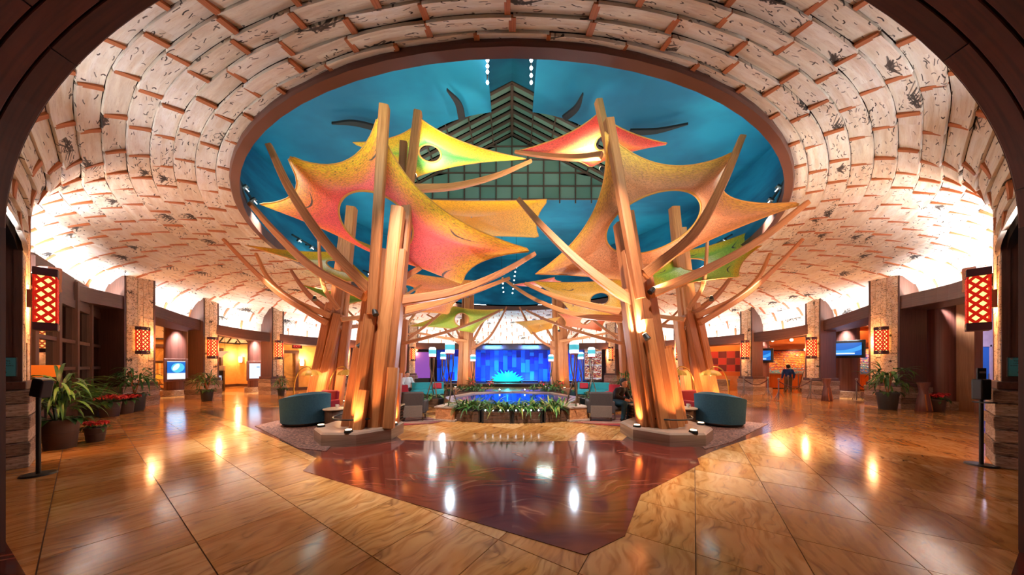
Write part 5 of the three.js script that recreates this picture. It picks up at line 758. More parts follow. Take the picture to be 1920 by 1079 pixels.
// ---------- rope stanchions at the reception ----------
{
  const pts = [[1440, 745], [1460, 752], [1478, 738], [1520, 750], [1497, 736], [1606, 752], [1638, 755], [1395, 744]].map(([x, y]) => { const d = FOCAL * EYE / (y - HORIZON); return at(x, y, d); });
  let proto = null; pts.forEach((p, i) => { const lab = ['near the blue screen column', 'nearest the lounge', 'before the reception desk', 'at the narrow reception pillar', 'beside the white pointed cone', 'before the bird mural', 'beside the tall potted plant', 'below the chequered panel'][i]; if (!proto) { proto = thing('rope_stanchion', 'slim tripod rope stanchion ' + lab, 'stanchion', [p.x, 0, p.z], 0, 'rope stanchions at the reception'); mesh('pole', cyl(0.02, 0.024, 0.95, 0, 0.5, 0, 10), M.steel, proto); mesh('knob', new THREE.SphereGeometry(0.05, 12, 10).translate(0, 1.0, 0), M.steel, proto); for (let k = 0; k < 3; k++) { const a = k * 2.094; mesh('leg', bar(V(0, 0.42, 0), V(Math.sin(a) * 0.22, 0.01, Math.cos(a) * 0.22), 0.022), M.steel, proto); } } else copyOf(proto, [p.x, 0, p.z], i, 'slim tripod rope stanchion ' + lab); });
  for (const [a, b, l] of [[0, 7, 'sagging dark rope between stanchions under the chequered panel'], [1, 3, 'sagging dark rope between stanchions before the narrow pillar'], [5, 6, 'sagging dark rope between stanchions beside the tall plant']]) { const A = pts[a].clone().setY(0.9), B = pts[b].clone().setY(0.9), m = A.clone().lerp(B, 0.5); m.y = 0.62; tag(mesh('barrier_rope', tube([A, A.clone().lerp(m, 0.5).setY(0.7), m, B.clone().lerp(m, 0.5).setY(0.7), B], 0.02)), l, 'rope', 'barrier ropes').material = std({ color: 0x4a1c24, roughness: 0.8 }); }
  const w = at(1517, 735, 17.2), t = thing('white_cone_display', 'tall white pointed leaf shaped display with dark ribs before the desk', 'ornament', [w.x, 0, w.z]); for (let k = 0; k < 5; k++) { const a = k * 1.2566; mesh('panel', grid(3, 8, (u, v) => { const q = a + u * 1.2566, r = 0.42 * Math.sqrt(Math.max(0.02, 1 - v * 0.95)); return [V(Math.sin(q) * r, 0.2 + v * 1.35, Math.cos(q) * r), [u, v]]; }), std({ color: 0xf2ece2, roughness: 0.7, side: THREE.DoubleSide }), t); mesh('rib', tube([0, 0.35, 0.7, 1].map(v => V(Math.sin(a) * 0.43 * Math.sqrt(Math.max(0.02, 1 - v * 0.95)), 0.2 + v * 1.35, Math.cos(a) * 0.43 * Math.sqrt(Math.max(0.02, 1 - v * 0.95)))), 0.018, 12, 6), M.black, t); } mesh('foot', cyl(0.4, 0.42, 0.2, 0, 0.1, 0), M.black, t);
}
// ---------- rugs ----------
const fpt = (px, py) => { const d = FOCAL * EYE / (py - HORIZON); return [(px - 960) * d / FOCAL, d]; };
{
  const rugTex = canvasTex(512, 512, (c, W, H) => { const r = rng(77); c.fillStyle = '#4a2228'; c.fillRect(0, 0, W, H); for (let i = 0; i < 150; i++) { c.strokeStyle = ['#a8352e', '#6a4a40', '#b89a80', '#2e2a40', '#7a2430'][Math.floor(r() * 5)]; c.lineWidth = 4 + r() * 16; c.beginPath(); const y = r() * H; c.moveTo(-10, y); c.bezierCurveTo(W * 0.3, y + (r() - 0.5) * 120, W * 0.7, y + (r() - 0.5) * 120, W + 10, y + (r() - 0.5) * 60); c.stroke(); } });
  const pebTex = dataTex(256, 256, (u, v) => { const n = hash(Math.floor(u * 90), Math.floor(v * 90), 5); return mixc([66, 42, 38], [146, 104, 90], n); });
  const rm = std({ map: rugTex, roughness: 0.95 }), pm = std({ map: pebTex, roughness: 0.9 });
  const rug = (pts, mat, label, us) => { const s = new THREE.Shape(pts.map(p => new THREE.Vector2(...fpt(...p)))), g = new THREE.ExtrudeGeometry(s, { depth: 0.008, bevelEnabled: false }); g.rotateX(-Math.PI / 2); g.translate(0, 0.007, 0); const uv = g.attributes.uv; for (let i = 0; i < uv.count; i++) uv.setXY(i, uv.getX(i) * us, uv.getY(i) * us); tag(mesh('lounge_carpet', g, mat), label, 'carpet', 'lounge carpets'); };
  rug([[742, 800], [812, 795], [832, 790], [805, 784], [760, 778], [700, 780], [690, 795]], rm, 'red and grey patterned carpet under the grey armchairs, shop side', 0.5); rug([[1180, 802], [1140, 799], [1075, 793], [1100, 785], [1140, 778], [1215, 780], [1230, 797]], rm, 'red and grey patterned carpet under the grey armchairs, reception side', 0.5);
  rug([[478, 800], [560, 842], [612, 848], [640, 815], [645, 800], [520, 790]], pm, 'dark pebbled carpet behind the curved sofa, shop side', 0.4); rug([[1440, 796], [1372, 830], [1322, 844], [1290, 812], [1280, 800], [1380, 790]], pm, 'dark pebbled carpet behind the curved sofa, reception side', 0.4);
}
// ---------- curved teal sofas ----------
const fabTex = (a, b, s) => dataTex(128, 128, (u, v) => mixc(a, b, hash(Math.floor(u * 128), Math.floor(v * 128), s) * 0.7 + 0.3 * hash(Math.floor(u * 40), Math.floor(v * 40), s + 1)));
M.teal = std({ map: fabTex([22, 96, 116], [44, 132, 150], 3), roughness: 0.85 }); M.tealDark = std({ map: fabTex([34, 78, 98], [56, 102, 120], 4), roughness: 0.9 }); M.crimson = std({ map: fabTex([150, 20, 40], [178, 34, 54], 6), roughness: 0.8 }); M.greyFab = std({ map: fabTex([92, 80, 72], [118, 104, 94], 7), roughness: 0.9 }); M.charcoal = std({ map: fabTex([52, 46, 46], [72, 64, 62], 8), roughness: 0.9 }); M.tableTop = phys({ color: 0xd8c4a8, roughness: 0.3 }); M.walnut = std({ map: woodTex([74, 50, 36], [96, 66, 48], [48, 30, 22], 51), roughness: 0.5 });
function curvedSofa(label, x, d, turn, flip) {      // back curve round the outside, seat inside
  const t = thing('curved_sofa', label, 'sofa', [x, 0, -d], turn, 'curved teal sofas'), R = 0.58;
  const arc = (r0, r1, y0, y1, a0, a1, hf) => { const out = []; const n = 36; const f = (u, v) => { const a = lerp(a0, a1, u), top = lerp(y0, hf ? hf(u) : y1, 1); const k = v * 4, seg = Math.floor(k) % 4, w = k - Math.floor(k); const c = [[r1, y0], [r1 + 0.03, top - 0.05], [r0, top], [r0, y0], [r1, y0]]; const i = Math.min(3, Math.floor(k)), p = c[i], q = c[i + 1], ww = k - i; const r = lerp(p[0], q[0], ww), y = lerp(p[1], q[1], ww); return [V(Math.sin(a) * r, y, Math.cos(a) * r), [a * R, y + v]]; }; const g = grid(n, 4, f).toNonIndexed(); g.computeVertexNormals(); return g; };
  const hf = u => 0.7 + 0.22 * Math.sin(Math.PI * clamp(flip ? u * 0.62 + 0.35 : 0.03 + u * 0.62));
  mesh('backrest', arc(R - 0.16, R, 0.1, 0.85, -1.5, 1.5, hf), M.tealDark, t); mesh('inner_back', arc(R - 0.24, R - 0.15, 0.3, 0.8, -1.45, 1.45, u => hf(u) - 0.01), M.teal, t);
  mesh('seat', arc(0.02, R - 0.2, 0.28, 0.44, -1.5, 1.5), M.teal, t); mesh('plinth', arc(0.1, R - 0.06, 0.02, 0.12, -1.45, 1.45), M.black, t);
  for (const a of [-1.5, 1.5]) mesh('arm_end', rbx(0.2, 0.5, 0.07, 0.03, Math.sin(a) * (R - 0.1), 0.36, Math.cos(a) * (R - 0.1), 0, a + Math.PI / 2 > 2 ? 0 : 0, 0), M.tealDark, t);
  for (const a of [-1.2, 0, 1.2]) mesh('foot', cyl(0.03, 0.025, 0.05, Math.sin(a) * (R - 0.12), 0.02, Math.cos(a) * (R - 0.12)), M.black, t);
  return t;
}
{ const a = fpt(578, 792), b = fpt(1343, 790); curvedSofa('curved teal sofa seen from behind, shop side of the lounge', -5.75, 7.85, 0.3, false); curvedSofa('curved teal sofa seen from behind, reception side of the lounge', 5.75, 7.8, -0.3, true); }
// armchairs
function armchair(name, label, x, d, turn, fab, fabB, group) {
  const t = thing(name, label, 'chair', [x, 0, -d], turn, group);
  mesh('seat', rbx(0.6, 0.16, 0.58, 0.04, 0, 0.36, 0.02), fab, t); mesh('backrest', rbx(0.66, 0.5, 0.13, 0.05, 0, 0.62, -0.27, -0.12), fabB, t); mesh('back_panel', rbx(0.6, 0.34, 0.03, 0.012, 0, 0.3, -0.315), fab, t);
  for (const s of [-1, 1]) { mesh('armrest', rbx(0.1, 0.36, 0.6, 0.035, s * 0.34, 0.42, 0.0), fabB, t); for (const q of [-1, 1]) mesh('leg', cyl(0.025, 0.018, 0.14, s * 0.29, 0.07, q * 0.24), M.walnut, t); }
  return t;
}
{
  const P = (px, py) => fpt(px, py); let p;
  p = P(776, 788); armchair('armchair', 'grey armchair with its back to the portal, shop side', p[0], p[1], Math.PI + 0.15, M.greyFab, M.charcoal, 'grey armchairs'); p = P(1124, 788); armchair('armchair', 'grey armchair with its back to the portal, reception side', p[0], p[1], Math.PI - 0.15, M.greyFab, M.charcoal, 'grey armchairs');
  p = P(735, 778); armchair('armchair', 'dark armchair behind the large tree plinth, shop side', p[0], p[1], 1.2, M.charcoal, M.charcoal, 'dark armchairs'); p = P(1196, 778); armchair('armchair', 'dark armchair behind the large tree plinth, reception side', p[0], p[1], -1.2, M.charcoal, M.charcoal, 'dark armchairs');
  p = P(598, 783); armchair('crimson_armchair', 'crimson armchair facing the curved sofa, shop side', -5.75, 8.45, -0.3, M.crimson, M.crimson, 'crimson armchairs'); p = P(1306, 781); armchair('crimson_armchair', 'crimson armchair facing the curved sofa, reception side', 5.55, 8.45, 0.3, M.crimson, M.crimson, 'crimson armchairs');
  p = P(752, 766); armchair('crimson_armchair', 'crimson armchair beside the seated guest in white', p[0], p[1], 0.6, M.crimson, M.crimson, 'crimson armchairs'); p = P(1154, 764); armchair('crimson_armchair', 'crimson armchair near the turquoise banquette, reception side', p[0], p[1], -0.6, M.crimson, M.crimson, 'crimson armchairs');
  // drum side tables by the trees
  for (const [x, y, l] of [[628, 797, 'dark drum side table with pale top at the plinth, shop side'], [1286, 795, 'dark drum side table with pale top at the plinth, reception side']]) { p = P(x, y); const t = thing('drum_table', l, 'table', [p[0], 0, -p[1]], 0, 'drum side tables'); mesh('body', lathe([[0, 0], [0.22, 0], [0.24, 0.02], [0.24, 0.42], [0, 0.42]], 24), M.walnut, t); mesh('top', lathe([[0, 0.42], [0.28, 0.42], [0.29, 0.44], [0.28, 0.46], [0, 0.46]], 28), M.tableTop, t); const c = thing('cup', 'small white cup on the drum table, ' + (x < 900 ? 'shop side' : 'reception side'), 'cup', [p[0] + 0.06, 0.46, -p[1]], 0, 'white cups'); mesh('bowl', lathe([[0, 0], [0.03, 0], [0.045, 0.1], [0.04, 0.1], [0.027, 0.01], [0, 0.01]], 16), std({ color: 0xf4f0ea, roughness: 0.3 }), c); mesh('handle', new THREE.TorusGeometry(0.025, 0.006, 6, 12).translate(0.055, 0.055, 0), std({ color: 0xf4f0ea, roughness: 0.3 }), c); }
  // slatted tables
  for (const [x, y, l] of [[738, 793, 'slatted dark table with pale top beside the grey armchair, shop side'], [1196, 791, 'slatted dark table with pale top beside the guest in jeans']]) { p = P(x, y); const t = thing('slatted_table', l, 'table', [p[0], 0, -p[1]], 0, 'slatted tables'); mesh('top', rbx(0.62, 0.04, 0.5, 0.01, 0, 0.52, 0), M.tableTop, t); for (let k = 0; k < 5; k++) mesh('slat', rbx(0.54, 0.045, 0.42, 0.008, 0, 0.1 + k * 0.085, 0), M.walnut, t); for (const s of [-1, 1]) mesh('leg', rbx(0.04, 0.5, 0.4, 0.008, s * 0.22, 0.25, 0), M.black, t); }
  // turquoise banquettes
  for (const s of [-1, 1]) { const c = fpt(s < 0 ? 802 : 1113, 757), t = thing('banquette', s < 0 ? 'long turquoise banquette beside the planters, shop side' : 'long turquoise banquette beside the planters, reception side', 'sofa', [c[0], 0, -c[1]], s * -0.25, 'turquoise banquettes'), q = std({ map: fabTex([10, 120, 140], [30, 160, 172], 12), roughness: 0.7 }); mesh('seat', rbx(1.35, 0.22, 0.6, 0.05, 0, 0.5, 0), q, t); mesh('backrest', rbx(1.35, 0.34, 0.16, 0.05, 0, 0.72, -0.3), q, t); mesh('base', rbx(1.25, 0.4, 0.5, 0.02, 0, 0.2, 0), M.walnut, t); mesh('cushion', rbx(0.36, 0.26, 0.14, 0.05, -s * 0.4, 0.74, -0.14, -0.3), M.crimson, t); }
}
// arc lamps with golden ribbed shades
function arcLamp(label, x, d, dir) {
  const t = thing('arc_lamp', label, 'lamp', [x, 0, -d], 0, 'golden arc lamps'); const top = V(dir * 0.42, 1.42, 0.0);
  mesh('base', cyl(0.16, 0.17, 0.03, 0, 0.015, 0), M.brass, t); mesh('stem', tube([V(0, 0.02, 0), V(-dir * 0.12, 0.5, 0), V(-dir * 0.13, 1.05, 0), V(dir * 0.06, 1.5, 0), V(dir * 0.32, 1.6, 0), V(dir * 0.42, 1.5, 0)], 0.017, 40, 8), M.brass, t);
  const gl = std({ color: 0xc8963c, roughness: 0.5, side: THREE.DoubleSide, emissive: 0xe0a040, emissiveIntensity: 0.25 });
  for (let k = 0; k < 10; k++) { const a0 = k / 10 * 6.283, a1 = (k + 1) / 10 * 6.283; mesh('shade_gore', grid(2, 6, (u, v) => { const a = lerp(a0, a1, u), r = 0.3 * Math.sin(v * 1.5) * (1 - 0.06 * Math.sin(u * Math.PI) * 4 * v), y = 0.2 * Math.cos(v * 1.45); return [V(top.x + Math.sin(a) * r, 1.3 + y, top.z + Math.cos(a) * r), [u, v]]; }), gl, t); }
  mesh('light_bulb', new THREE.SphereGeometry(0.05, 12, 10).translate(top.x, 1.36, 0), M.lensWarm, t);
  const l = new THREE.PointLight(0xffcf90, 4, 0, 2); l.position.set(x + top.x, 1.24, -d); l.castShadow = true; scene.add(l); return t;
}
{ const P = fpt; let p = [-6.75, 8.85]; arcLamp('golden arc lamp behind the curved sofa, shop side', p[0], p[1], 1); p = [-5.75, 9.05]; arcLamp('golden arc lamp beside the large tree, shop side', p[0], p[1], 1); p = [5.75, 9.05]; arcLamp('golden arc lamp beside the large tree, reception side', p[0], p[1], -1); p = [6.7, 8.85]; arcLamp('golden arc lamp behind the curved sofa, reception side', p[0], p[1], -1); }
// ---------- fountain pool ----------
{
  const PC = 11.15, t = thing('fountain_pool', 'round raised pool of blue water in the middle of the hall', 'pool', [0, 0, -PC]); const R = 2.4;
  mesh('basin', lathe([[R, 0], [R + 0.3, 0], [R + 0.3, 0.36], [R + 0.28, 0.38], [R, 0.38], [R, 0.05], [0, 0.05]], 8).toNonIndexed(), M.plinth, t).geometry.computeVertexNormals();
  mesh('water', cyl(R - 0.005, R - 0.005, 0.26, 0, 0.2, 0, 8), phys({ color: 0x08449a, roughness: 0.08, ior: 1.33 }), t);
  for (let k = 0; k < 2; k++) { const u = thing('pool_lamp', 'small white lamp at the far rim of the pool', 'lamp', [k ? 0.62 : -0.6, 0.38, -PC - 2.42], 0, 'pool rim lamps'); mesh('body', cyl(0.04, 0.05, 0.06, 0, 0.03, 0, 12), M.black, u); mesh('lens', new THREE.SphereGeometry(0.035, 10, 8).translate(0, 0.075, 0), M.lensWhite, u); }
  // planter boxes at the front rim
  const boxes = [[-1.24, 8.3, -0.3, 0.78], [-0.42, 8.12, -0.06, 0.8], [0.42, 8.12, 0.06, 0.8], [1.24, 8.3, 0.3, 0.78]], labs = ['at the pedestal of the tall lamp, shop side', 'left of the pool middle', 'right of the pool middle', 'at the pedestal of the tall lamp, reception side'];
  boxes.forEach(([x, d, a, w], i) => {
    const b = thing('planter_box', 'dark plank planter box with striped leaves ' + ['at the pool corner, shop side', 'at the pool front, shop half', 'at the pool front, reception half', 'at the pool corner, reception side'][i], 'planter', [x, 0, -d], a, 'planter boxes round the pool');
    for (let k = 0; k < 3; k++) mesh('plank', rbx(w, 0.1, 0.42, 0.008, 0, 0.06 + k * 0.105, 0), M.walnut, b); for (const s of [-1, 1]) mesh('corner_post', rbx(0.06, 0.36, 0.46, 0.008, s * w / 2, 0.18, 0), M.black, b); mesh('soil', bx(w - 0.06, 0.02, 0.36, 0, 0.33, 0), M.soil, b);
    for (let k = 0; k < 5; k++) leaves(b, 'leaf', [blades[1], blades[2]], [leafGreen[0], leafGreen[1], leafB, std({ color: 0x8a8a3a, roughness: 0.5, side: THREE.DoubleSide })], 18, { x: lerp(-w / 2 + 0.12, w / 2 - 0.12, k / 4), y: 0.33, z: 0, h: 0.06 }, 700 + i * 9 + k, [0.15, 1.0], 0.1, [0.75, 1.05]);
    if (i === 1 || i === 2) for (let k = 0; k < 4; k++) { const u = mesh('string_light', new THREE.SphereGeometry(0.02, 8, 6).translate(lerp(-0.32, 0.32, k / 3), 0.37, 0.22), M.lensWhite, b); }
  });
  // stone pedestals and the tripod lamps
  const LP = [[843.6, 645, 8.5, 0.44], [811, 655, 11.3, 0.42], [831, 663, 14.6, 0.42], [887, 668, 15.2, 0.42]], nm = ['on the pool pedestal', 'in the green planter', 'behind the turquoise banquette', 'before the blue stage'];
  M.lampGlass = std({ color: 0x668080, emissive: 0xe8f6ff, emissiveIntensity: 2.6 }); M.lampGlassB = std({ color: 0x306a78, emissive: 0x58c8d8, emissiveIntensity: 0.9 }); M.bronze = std({ color: 0x5a4636, roughness: 0.4, metalness: 0.5 });
  for (const s of [-1, 1]) LP.forEach(([px, py, d, by], i) => {
    const x = s * (960 - px) * d / FOCAL, top = EYE + (HORIZON - py) * d / FOCAL, sideN = s < 0 ? 'shop side' : 'reception side';
    if (i === 0) { const pd = thing('stone_pedestal', 'square sandstone pedestal carrying a tripod lamp, ' + sideN, 'pedestal', [x, 0, -d], s * 0.3, 'lamp pedestals'); mesh('shaft', rbx(0.62, 0.36, 0.62, 0.015, 0, 0.2, 0), std({ map: stoneTex, color: 0xffc890, roughness: 0.7 }), pd); mesh('foot', rbx(0.7, 0.06, 0.7, 0.01, 0, 0.03, 0), M.stone, pd); mesh('cap', rbx(0.68, 0.05, 0.68, 0.012, 0, 0.405, 0), M.stone, pd); by = 0.43; }
    else { const pb = thing('planter_box', ['', 'low plank planter with green plants carrying a tripod lamp, ', 'low plank planter behind the banquette, ', 'low plank planter before the blue stage, '][i] + sideN, 'planter', [x, 0, -d], s * 0.2, 'planter boxes round the pool'); for (let k = 0; k < 3; k++) mesh('plank', rbx(0.9, 0.1, 0.7, 0.008, 0, 0.06 + k * 0.105, 0), M.walnut, pb); for (const q of [-1, 1]) mesh('corner_post', rbx(0.06, 0.34, 0.74, 0.008, q * 0.45, 0.17, 0), M.black, pb); mesh('soil', bx(0.84, 0.02, 0.64, 0, 0.33, 0), M.soil, pb); leaves(pb, 'leaf', broad, [...leafGreen, leafB], 44, { x: 0, y: 0.33, z: 0.12, h: 0.08 }, 800 + i * 5 + s, [0.2, 1.3], 0.4, [0.7, 1.3]); by = 0.34; }
    const t = thing('tripod_lamp', `twisted tripod lamp with white glass cylinder ${nm[i]}, ${sideN}`, 'lamp', [x, by, -d], i, 'tall tripod lamps'), H = top - by;
    for (let k = 0; k < 3; k++) { const a = k * 2.094, q = (r, y, tw) => V(Math.sin(a + tw) * r, y, Math.cos(a + tw) * r); mesh('leg', sweep(curve([q(0.24, 0, 0), q(0.13, H * 0.22, 0.4), q(0.045, H * 0.42, 1.2), q(0.1, H * 0.66, 2.0), q(0.1, H * 0.86, 2.2)], 22), () => [0.034, 0.034], V(0.3, 0, 1)), M.bronze, t); }
    mesh('glass_cylinder', lathe([[0, H * 0.84], [0.13, H * 0.84], [0.14, H * 0.86], [0.14, H + 0.02], [0.1, H + 0.06], [0, H + 0.06]], 24), M.lampGlass, t); mesh('glass_band', lathe([[0.143, H * 0.9], [0.148, H * 0.92], [0.148, H * 0.97], [0.143, H * 0.985]], 24), M.lampGlassB, t); mesh('red_collar', lathe([[0.12, H * 0.825], [0.135, H * 0.83], [0.135, H * 0.842]], 24), M.crimson, t); mesh('ring', new THREE.TorusGeometry(0.06, 0.012, 6, 16).rotateX(Math.PI / 2).translate(0, H * 0.42, 0), M.bronze, t);
    const l = new THREE.PointLight(0xe8f4ff, 8, 0, 2); l.position.set(x, by + H + 0.16, -d); l.castShadow = true; scene.add(l);
  });
  // far planting at the stage foot
  [[-1.75, 'green and red planting at the stage foot, shop side'], [1.75, 'green and red planting at the stage foot, reception side']].forEach(([x, l], i) => { const b = thing('planter_box', l, 'planter', [x, 0, -13.95], 0, 'planter boxes round the pool'); for (let k = 0; k < 3; k++) mesh('plank', rbx(1.9, 0.1, 0.45, 0.008, 0, 0.06 + k * 0.105, 0), M.walnut, b); mesh('soil', bx(1.8, 0.02, 0.4, 0, 0.33, 0), M.soil, b); for (let k = 0; k < 4; k++) { leaves(b, 'leaf', [...broad, blades[2]], [...leafGreen, leafB], 22, { x: -0.7 + k * 0.46, y: 0.33, z: 0, h: 0.3 + (k % 2) * 0.3 }, 900 + i * 7 + k, [0.2, 1.4], 0.14, [0.6, 1.2]); if (k % 2) leaves(b, 'petal', petals, [redLeaf, redLeafB], 12, { x: -0.7 + k * 0.46, y: 0.7, z: 0, h: 0.12 }, 950 + i * 7 + k, [0.3, 1.4], 0.1, [0.9, 1.4]); } });
}
// tables and lamp in the yellow corridor
{ const p = at(300, 737, 15.8), t = thing('corridor_table', 'low dark table before the curtained window', 'table', [p.x, 0, p.z], 0.9); mesh('top', rbx(1.0, 0.05, 0.6, 0.01, 0, 0.55, 0), M.walnut, t); for (const s of [-1, 1]) for (const q of [-1, 1]) mesh('leg', bx(0.06, 0.53, 0.06, s * 0.44, 0.265, q * 0.24), M.walnut, t); const l = thing('table_lamp', 'small table lamp with yellow shade before the curtained window', 'lamp', [p.x, 0.575, p.z]); mesh('base', lathe([[0, 0], [0.09, 0], [0.03, 0.1], [0.03, 0.32], [0, 0.32]], 16), M.brass, l); mesh('fabric_shade', lathe([[0.2, 0.28], [0.13, 0.52]], 20), std({ color: 0xd8a030, roughness: 0.8, emissive: 0xffb030, emissiveIntensity: 0.6, side: THREE.DoubleSide }), l); plant('flower', -19.7, 15.4, 'small red poinsettia beside the display column', 0.8, 63); armchair('armchair', 'dark armchair in the yellow corridor', p.x - 0.5, -p.z - 0.9, 0.8, M.walnut, M.charcoal, 'dark armchairs'); }
// ---------- people ----------
function limbs(caps, res, k = 0.03, clip) {       // one skin over tapered capsules [a, b, ra, rb]
  const bb = new THREE.Box3(); for (const [a, b, ra, rb] of caps) { const r = Math.max(ra, rb) + k + 0.03; bb.expandByPoint(a.clone().addScalar(r)); bb.expandByPoint(a.clone().addScalar(-r)); bb.expandByPoint(b.clone().addScalar(r)); bb.expandByPoint(b.clone().addScalar(-r)); }
  const c = bb.getCenter(V()), s = Math.max(...bb.getSize(V()).toArray()) / 2, mc = new MarchingCubes(res, M.black, false, false, 60000); mc.isolation = 0;
  const q = V(), e = V(), n = res;
  for (let z = 0; z < n; z++) for (let y = 0; y < n; y++) for (let x = 0; x < n; x++) {
    const h = n / 2; q.set((x - h) / h * s + c.x, (y - h) / h * s + c.y, (z - h) / h * s + c.z); let d = 9;
    for (const [a, b, ra, rb] of caps) { const ex = b.x - a.x, ey = b.y - a.y, ez = b.z - a.z, qx = q.x - a.x, qy = q.y - a.y, qz = q.z - a.z, t = clamp((qx * ex + qy * ey + qz * ez) / Math.max(1e-6, ex * ex + ey * ey + ez * ez)), v = Math.hypot(qx - ex * t, qy - ey * t, qz - ez * t) - lerp(ra, rb, t); if (v > d + k) continue; const hh = clamp(0.5 + 0.5 * (d - v) / k); d = lerp(d, v, hh) - k * hh * (1 - hh); }
    mc.field[x + y * n + z * n * n] = clip && clip(q) ? -1 : -d;
  }
  mc.update(); const g = new THREE.BufferGeometry(), cnt = mc.count; g.setAttribute('position', new THREE.BufferAttribute(mc.positionArray.slice(0, cnt * 3), 3)); g.setAttribute('normal', new THREE.BufferAttribute(mc.normalArray.slice(0, cnt * 3), 3)); g.scale(s, s, s); g.translate(c.x, c.y, c.z); return g;
}
const skin = std({ color: 0xc89070, roughness: 0.6 }), hairM = std({ color: 0x1c1412, roughness: 0.7 });
function headPart(caps, H, f) { caps.push([H.clone().add(V(0, 0.04, 0)), H.clone().add(V(f.x * 0.015, -0.05, f.z * 0.015)), 0.092, 0.068]); caps.push([H.clone().add(V(f.x * 0.085, 0.0, f.z * 0.085)), H.clone().add(V(f.x * 0.102, -0.02, f.z * 0.102)), 0.012, 0.016]); const sx = V(f.z, 0, -f.x); for (const s of [-1, 1]) caps.push([H.clone().addScaledVector(sx, s * 0.09), H.clone().addScaledVector(sx, s * 0.092).add(V(0, -0.03, 0)), 0.016, 0.012]); }
function handCaps(caps, W, dir, out) { const P = W.clone().addScaledVector(dir, 0.07), sx = out.clone().cross(dir).normalize(); caps.push([W, P, 0.03, 0.036]); for (let k = 0; k < 4; k++) { const r = P.clone().addScaledVector(sx, (k - 1.5) * 0.021), L = [0.075, 0.085, 0.08, 0.062][k], m = r.clone().addScaledVector(dir, L * 0.5), e = m.clone().addScaledVector(dir, L * 0.4).addScaledVector(out, 0.02); caps.push([r, m, 0.0095, 0.009], [m, e, 0.009, 0.008]); } const tr = W.clone().addScaledVector(dir, 0.025).addScaledVector(sx, -0.03); caps.push([tr, tr.clone().addScaledVector(sx, -0.03).addScaledVector(dir, 0.045), 0.012, 0.009]); }
function person(label, pos, turn, J, col, seat) {
  const t = thing('person', label, 'person', pos, turn); const f = J.face || V(0, 0, 1), body = [], top = [], legs = [], v = a => V(...a);
  const hd = v(J.head), nk = v(J.neck), ch = v(J.chest), hp = v(J.hips); body.push([hd, nk, 0.05, 0.05], [nk, ch, 0.055, 0.11], [ch, hp, 0.12, 0.12]); headPart(body, hd, f);
  const sx = V(f.z, 0, -f.x);
  for (const s of [-1, 1]) { const sh = nk.clone().addScaledVector(sx, s * 0.17).add(V(0, -0.06, 0)), el = v(J.elbow[s < 0 ? 0 : 1]), wr = v(J.wrist[s < 0 ? 0 : 1]), hj = hp.clone().addScaledVector(sx, s * 0.09).add(V(0, -0.03, 0)), kn = v(J.knee[s < 0 ? 0 : 1]), an = v(J.ankle[s < 0 ? 0 : 1]);
    body.push([sh, el, 0.05, 0.038], [el, wr, 0.038, 0.028], [hj, kn, 0.08, 0.055], [kn, an, 0.055, 0.038]); handCaps(body, wr, wr.clone().sub(el).normalize(), f.clone());
    top.push([nk.clone().add(V(0, -0.05, 0)), sh, 0.07, 0.072], [sh, el, 0.066, 0.056], [el, wr.clone().lerp(el, 0.08), 0.055, 0.044]); legs.push([hj, kn, 0.105, 0.078], [kn, an, 0.078, 0.06]);
    const sole = mesh('shoe', rbx(0.1, 0.09, 0.26, 0.035, an.x + f.x * 0.05, Math.max(0.045, an.y - 0.04), an.z + f.z * 0.05), M.black, t); }
  top.push([nk.clone().add(V(0, -0.07, 0)), ch, 0.1, 0.15], [ch, hp, 0.15, 0.14]); legs.push([hp.clone().add(V(0, 0.04, 0)), hp.clone().add(V(0, -0.05, 0)), 0.14, 0.14]);
  mesh('body', limbs(body, 72, 0.02), skin, t); mesh('top_garment', limbs(top, 56, 0.05), col.top, t); mesh('trousers', limbs(legs, 56, 0.04), col.legs, t);
  mesh('hair', limbs([[hd.clone().add(V(-f.x * 0.02, 0.07, -f.z * 0.02)), hd.clone().add(V(-f.x * 0.045, 0.0, -f.z * 0.045)), 0.1, 0.085]], 28, 0.02, q => q.clone().sub(hd).dot(f) > 0.055 && q.y < hd.y + 0.08), hairM, t);
  return t;
}
const cl = (c, r = 0.8) => std({ color: c, roughness: r });
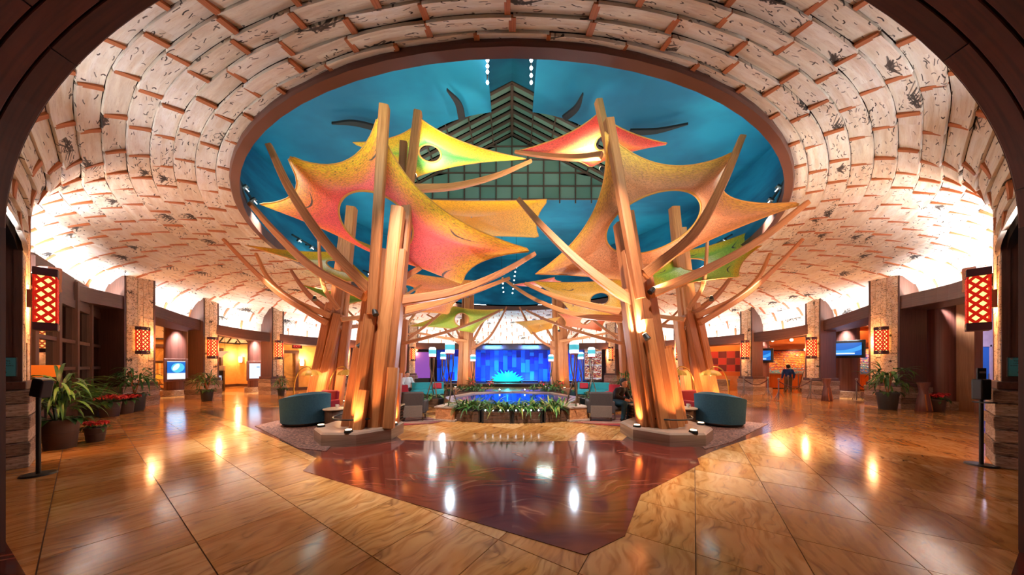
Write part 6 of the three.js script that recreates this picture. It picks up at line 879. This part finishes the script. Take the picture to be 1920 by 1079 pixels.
{ const p = fpt(1166, 791); // leaning forward on a chair edge
  person('person in a dark jacket and blue jeans sitting and leaning forward', [p[0], 0, -p[1] - 0.25], 0.5, { face: V(0, 0, 1), head: [0, 1.1, 0.2], neck: [0, 0.97, 0.1], chest: [0, 0.8, 0.0], hips: [0, 0.56, -0.12], elbow: [[-0.24, 0.74, 0.12], [0.24, 0.74, 0.12]], wrist: [[-0.12, 0.66, 0.32], [0.12, 0.66, 0.32]], knee: [[-0.12, 0.54, 0.32], [0.12, 0.54, 0.32]], ankle: [[-0.12, 0.1, 0.26], [0.12, 0.1, 0.26]] }, { top: cl(0x1e1c20), legs: cl(0x2c5a72) });
  const st = thing('ottoman', 'small dark ottoman under the guest in jeans', 'stool', [p[0] - 0.06, 0, -p[1] - 0.4], 0.5); mesh('cushion', rbx(0.5, 0.14, 0.45, 0.05, 0, 0.37, 0), M.charcoal, st); mesh('frame', rbx(0.44, 0.05, 0.4, 0.01, 0, 0.28, 0), M.walnut, st); for (const s of [-1, 1]) for (const q of [-1, 1]) mesh('leg', cyl(0.02, 0.016, 0.26, s * 0.19, 0.13, q * 0.17), M.walnut, st); }
{ const p = at(764, 700, 13.2); // seated guest in white
  person('person in a white jacket and dark trousers sitting in the lounge', [p.x, 0, p.z], 0.7, { face: V(0, 0, 1), head: [0, 1.2, 0.02], neck: [0, 1.05, -0.02], chest: [0, 0.85, -0.04], hips: [0, 0.52, -0.04], elbow: [[-0.26, 0.78, 0.06], [0.26, 0.78, 0.06]], wrist: [[-0.16, 0.62, 0.26], [0.16, 0.62, 0.26]], knee: [[-0.13, 0.52, 0.38], [0.13, 0.52, 0.38]], ankle: [[-0.13, 0.1, 0.4], [0.13, 0.1, 0.4]] }, { top: cl(0xc4ccd2), legs: cl(0x202028) });
  const st = thing('ottoman', 'small dark ottoman under the guest in white', 'stool', [p.x - 0.05, 0, p.z - 0.06], 0.7); mesh('cushion', rbx(0.5, 0.14, 0.45, 0.05, 0, 0.34, 0), M.charcoal, st); mesh('frame', rbx(0.44, 0.05, 0.4, 0.01, 0, 0.25, 0), M.walnut, st); for (const s of [-1, 1]) for (const q of [-1, 1]) mesh('leg', cyl(0.02, 0.016, 0.23, s * 0.19, 0.115, q * 0.17), M.walnut, st); }
{ const p = at(1478, 735, 17.4); // standing at the reception
  person('person in a blue shirt standing before the reception desk', [p.x, 0, p.z], Math.PI - 0.5, { face: V(0, 0, 1), head: [0, 1.52, 0.02], neck: [0, 1.38, 0], chest: [0, 1.2, 0], hips: [0, 0.88, 0], elbow: [[-0.26, 1.08, -0.03], [0.26, 1.08, -0.03]], wrist: [[-0.27, 0.84, 0.06], [0.27, 0.84, 0.06]], knee: [[-0.1, 0.47, 0.02], [0.11, 0.47, 0.03]], ankle: [[-0.11, 0.09, 0], [0.13, 0.09, 0.02]] }, { top: cl(0x1c4a9a), legs: cl(0x6a6058) }); }
renderer.render(scene, camera);
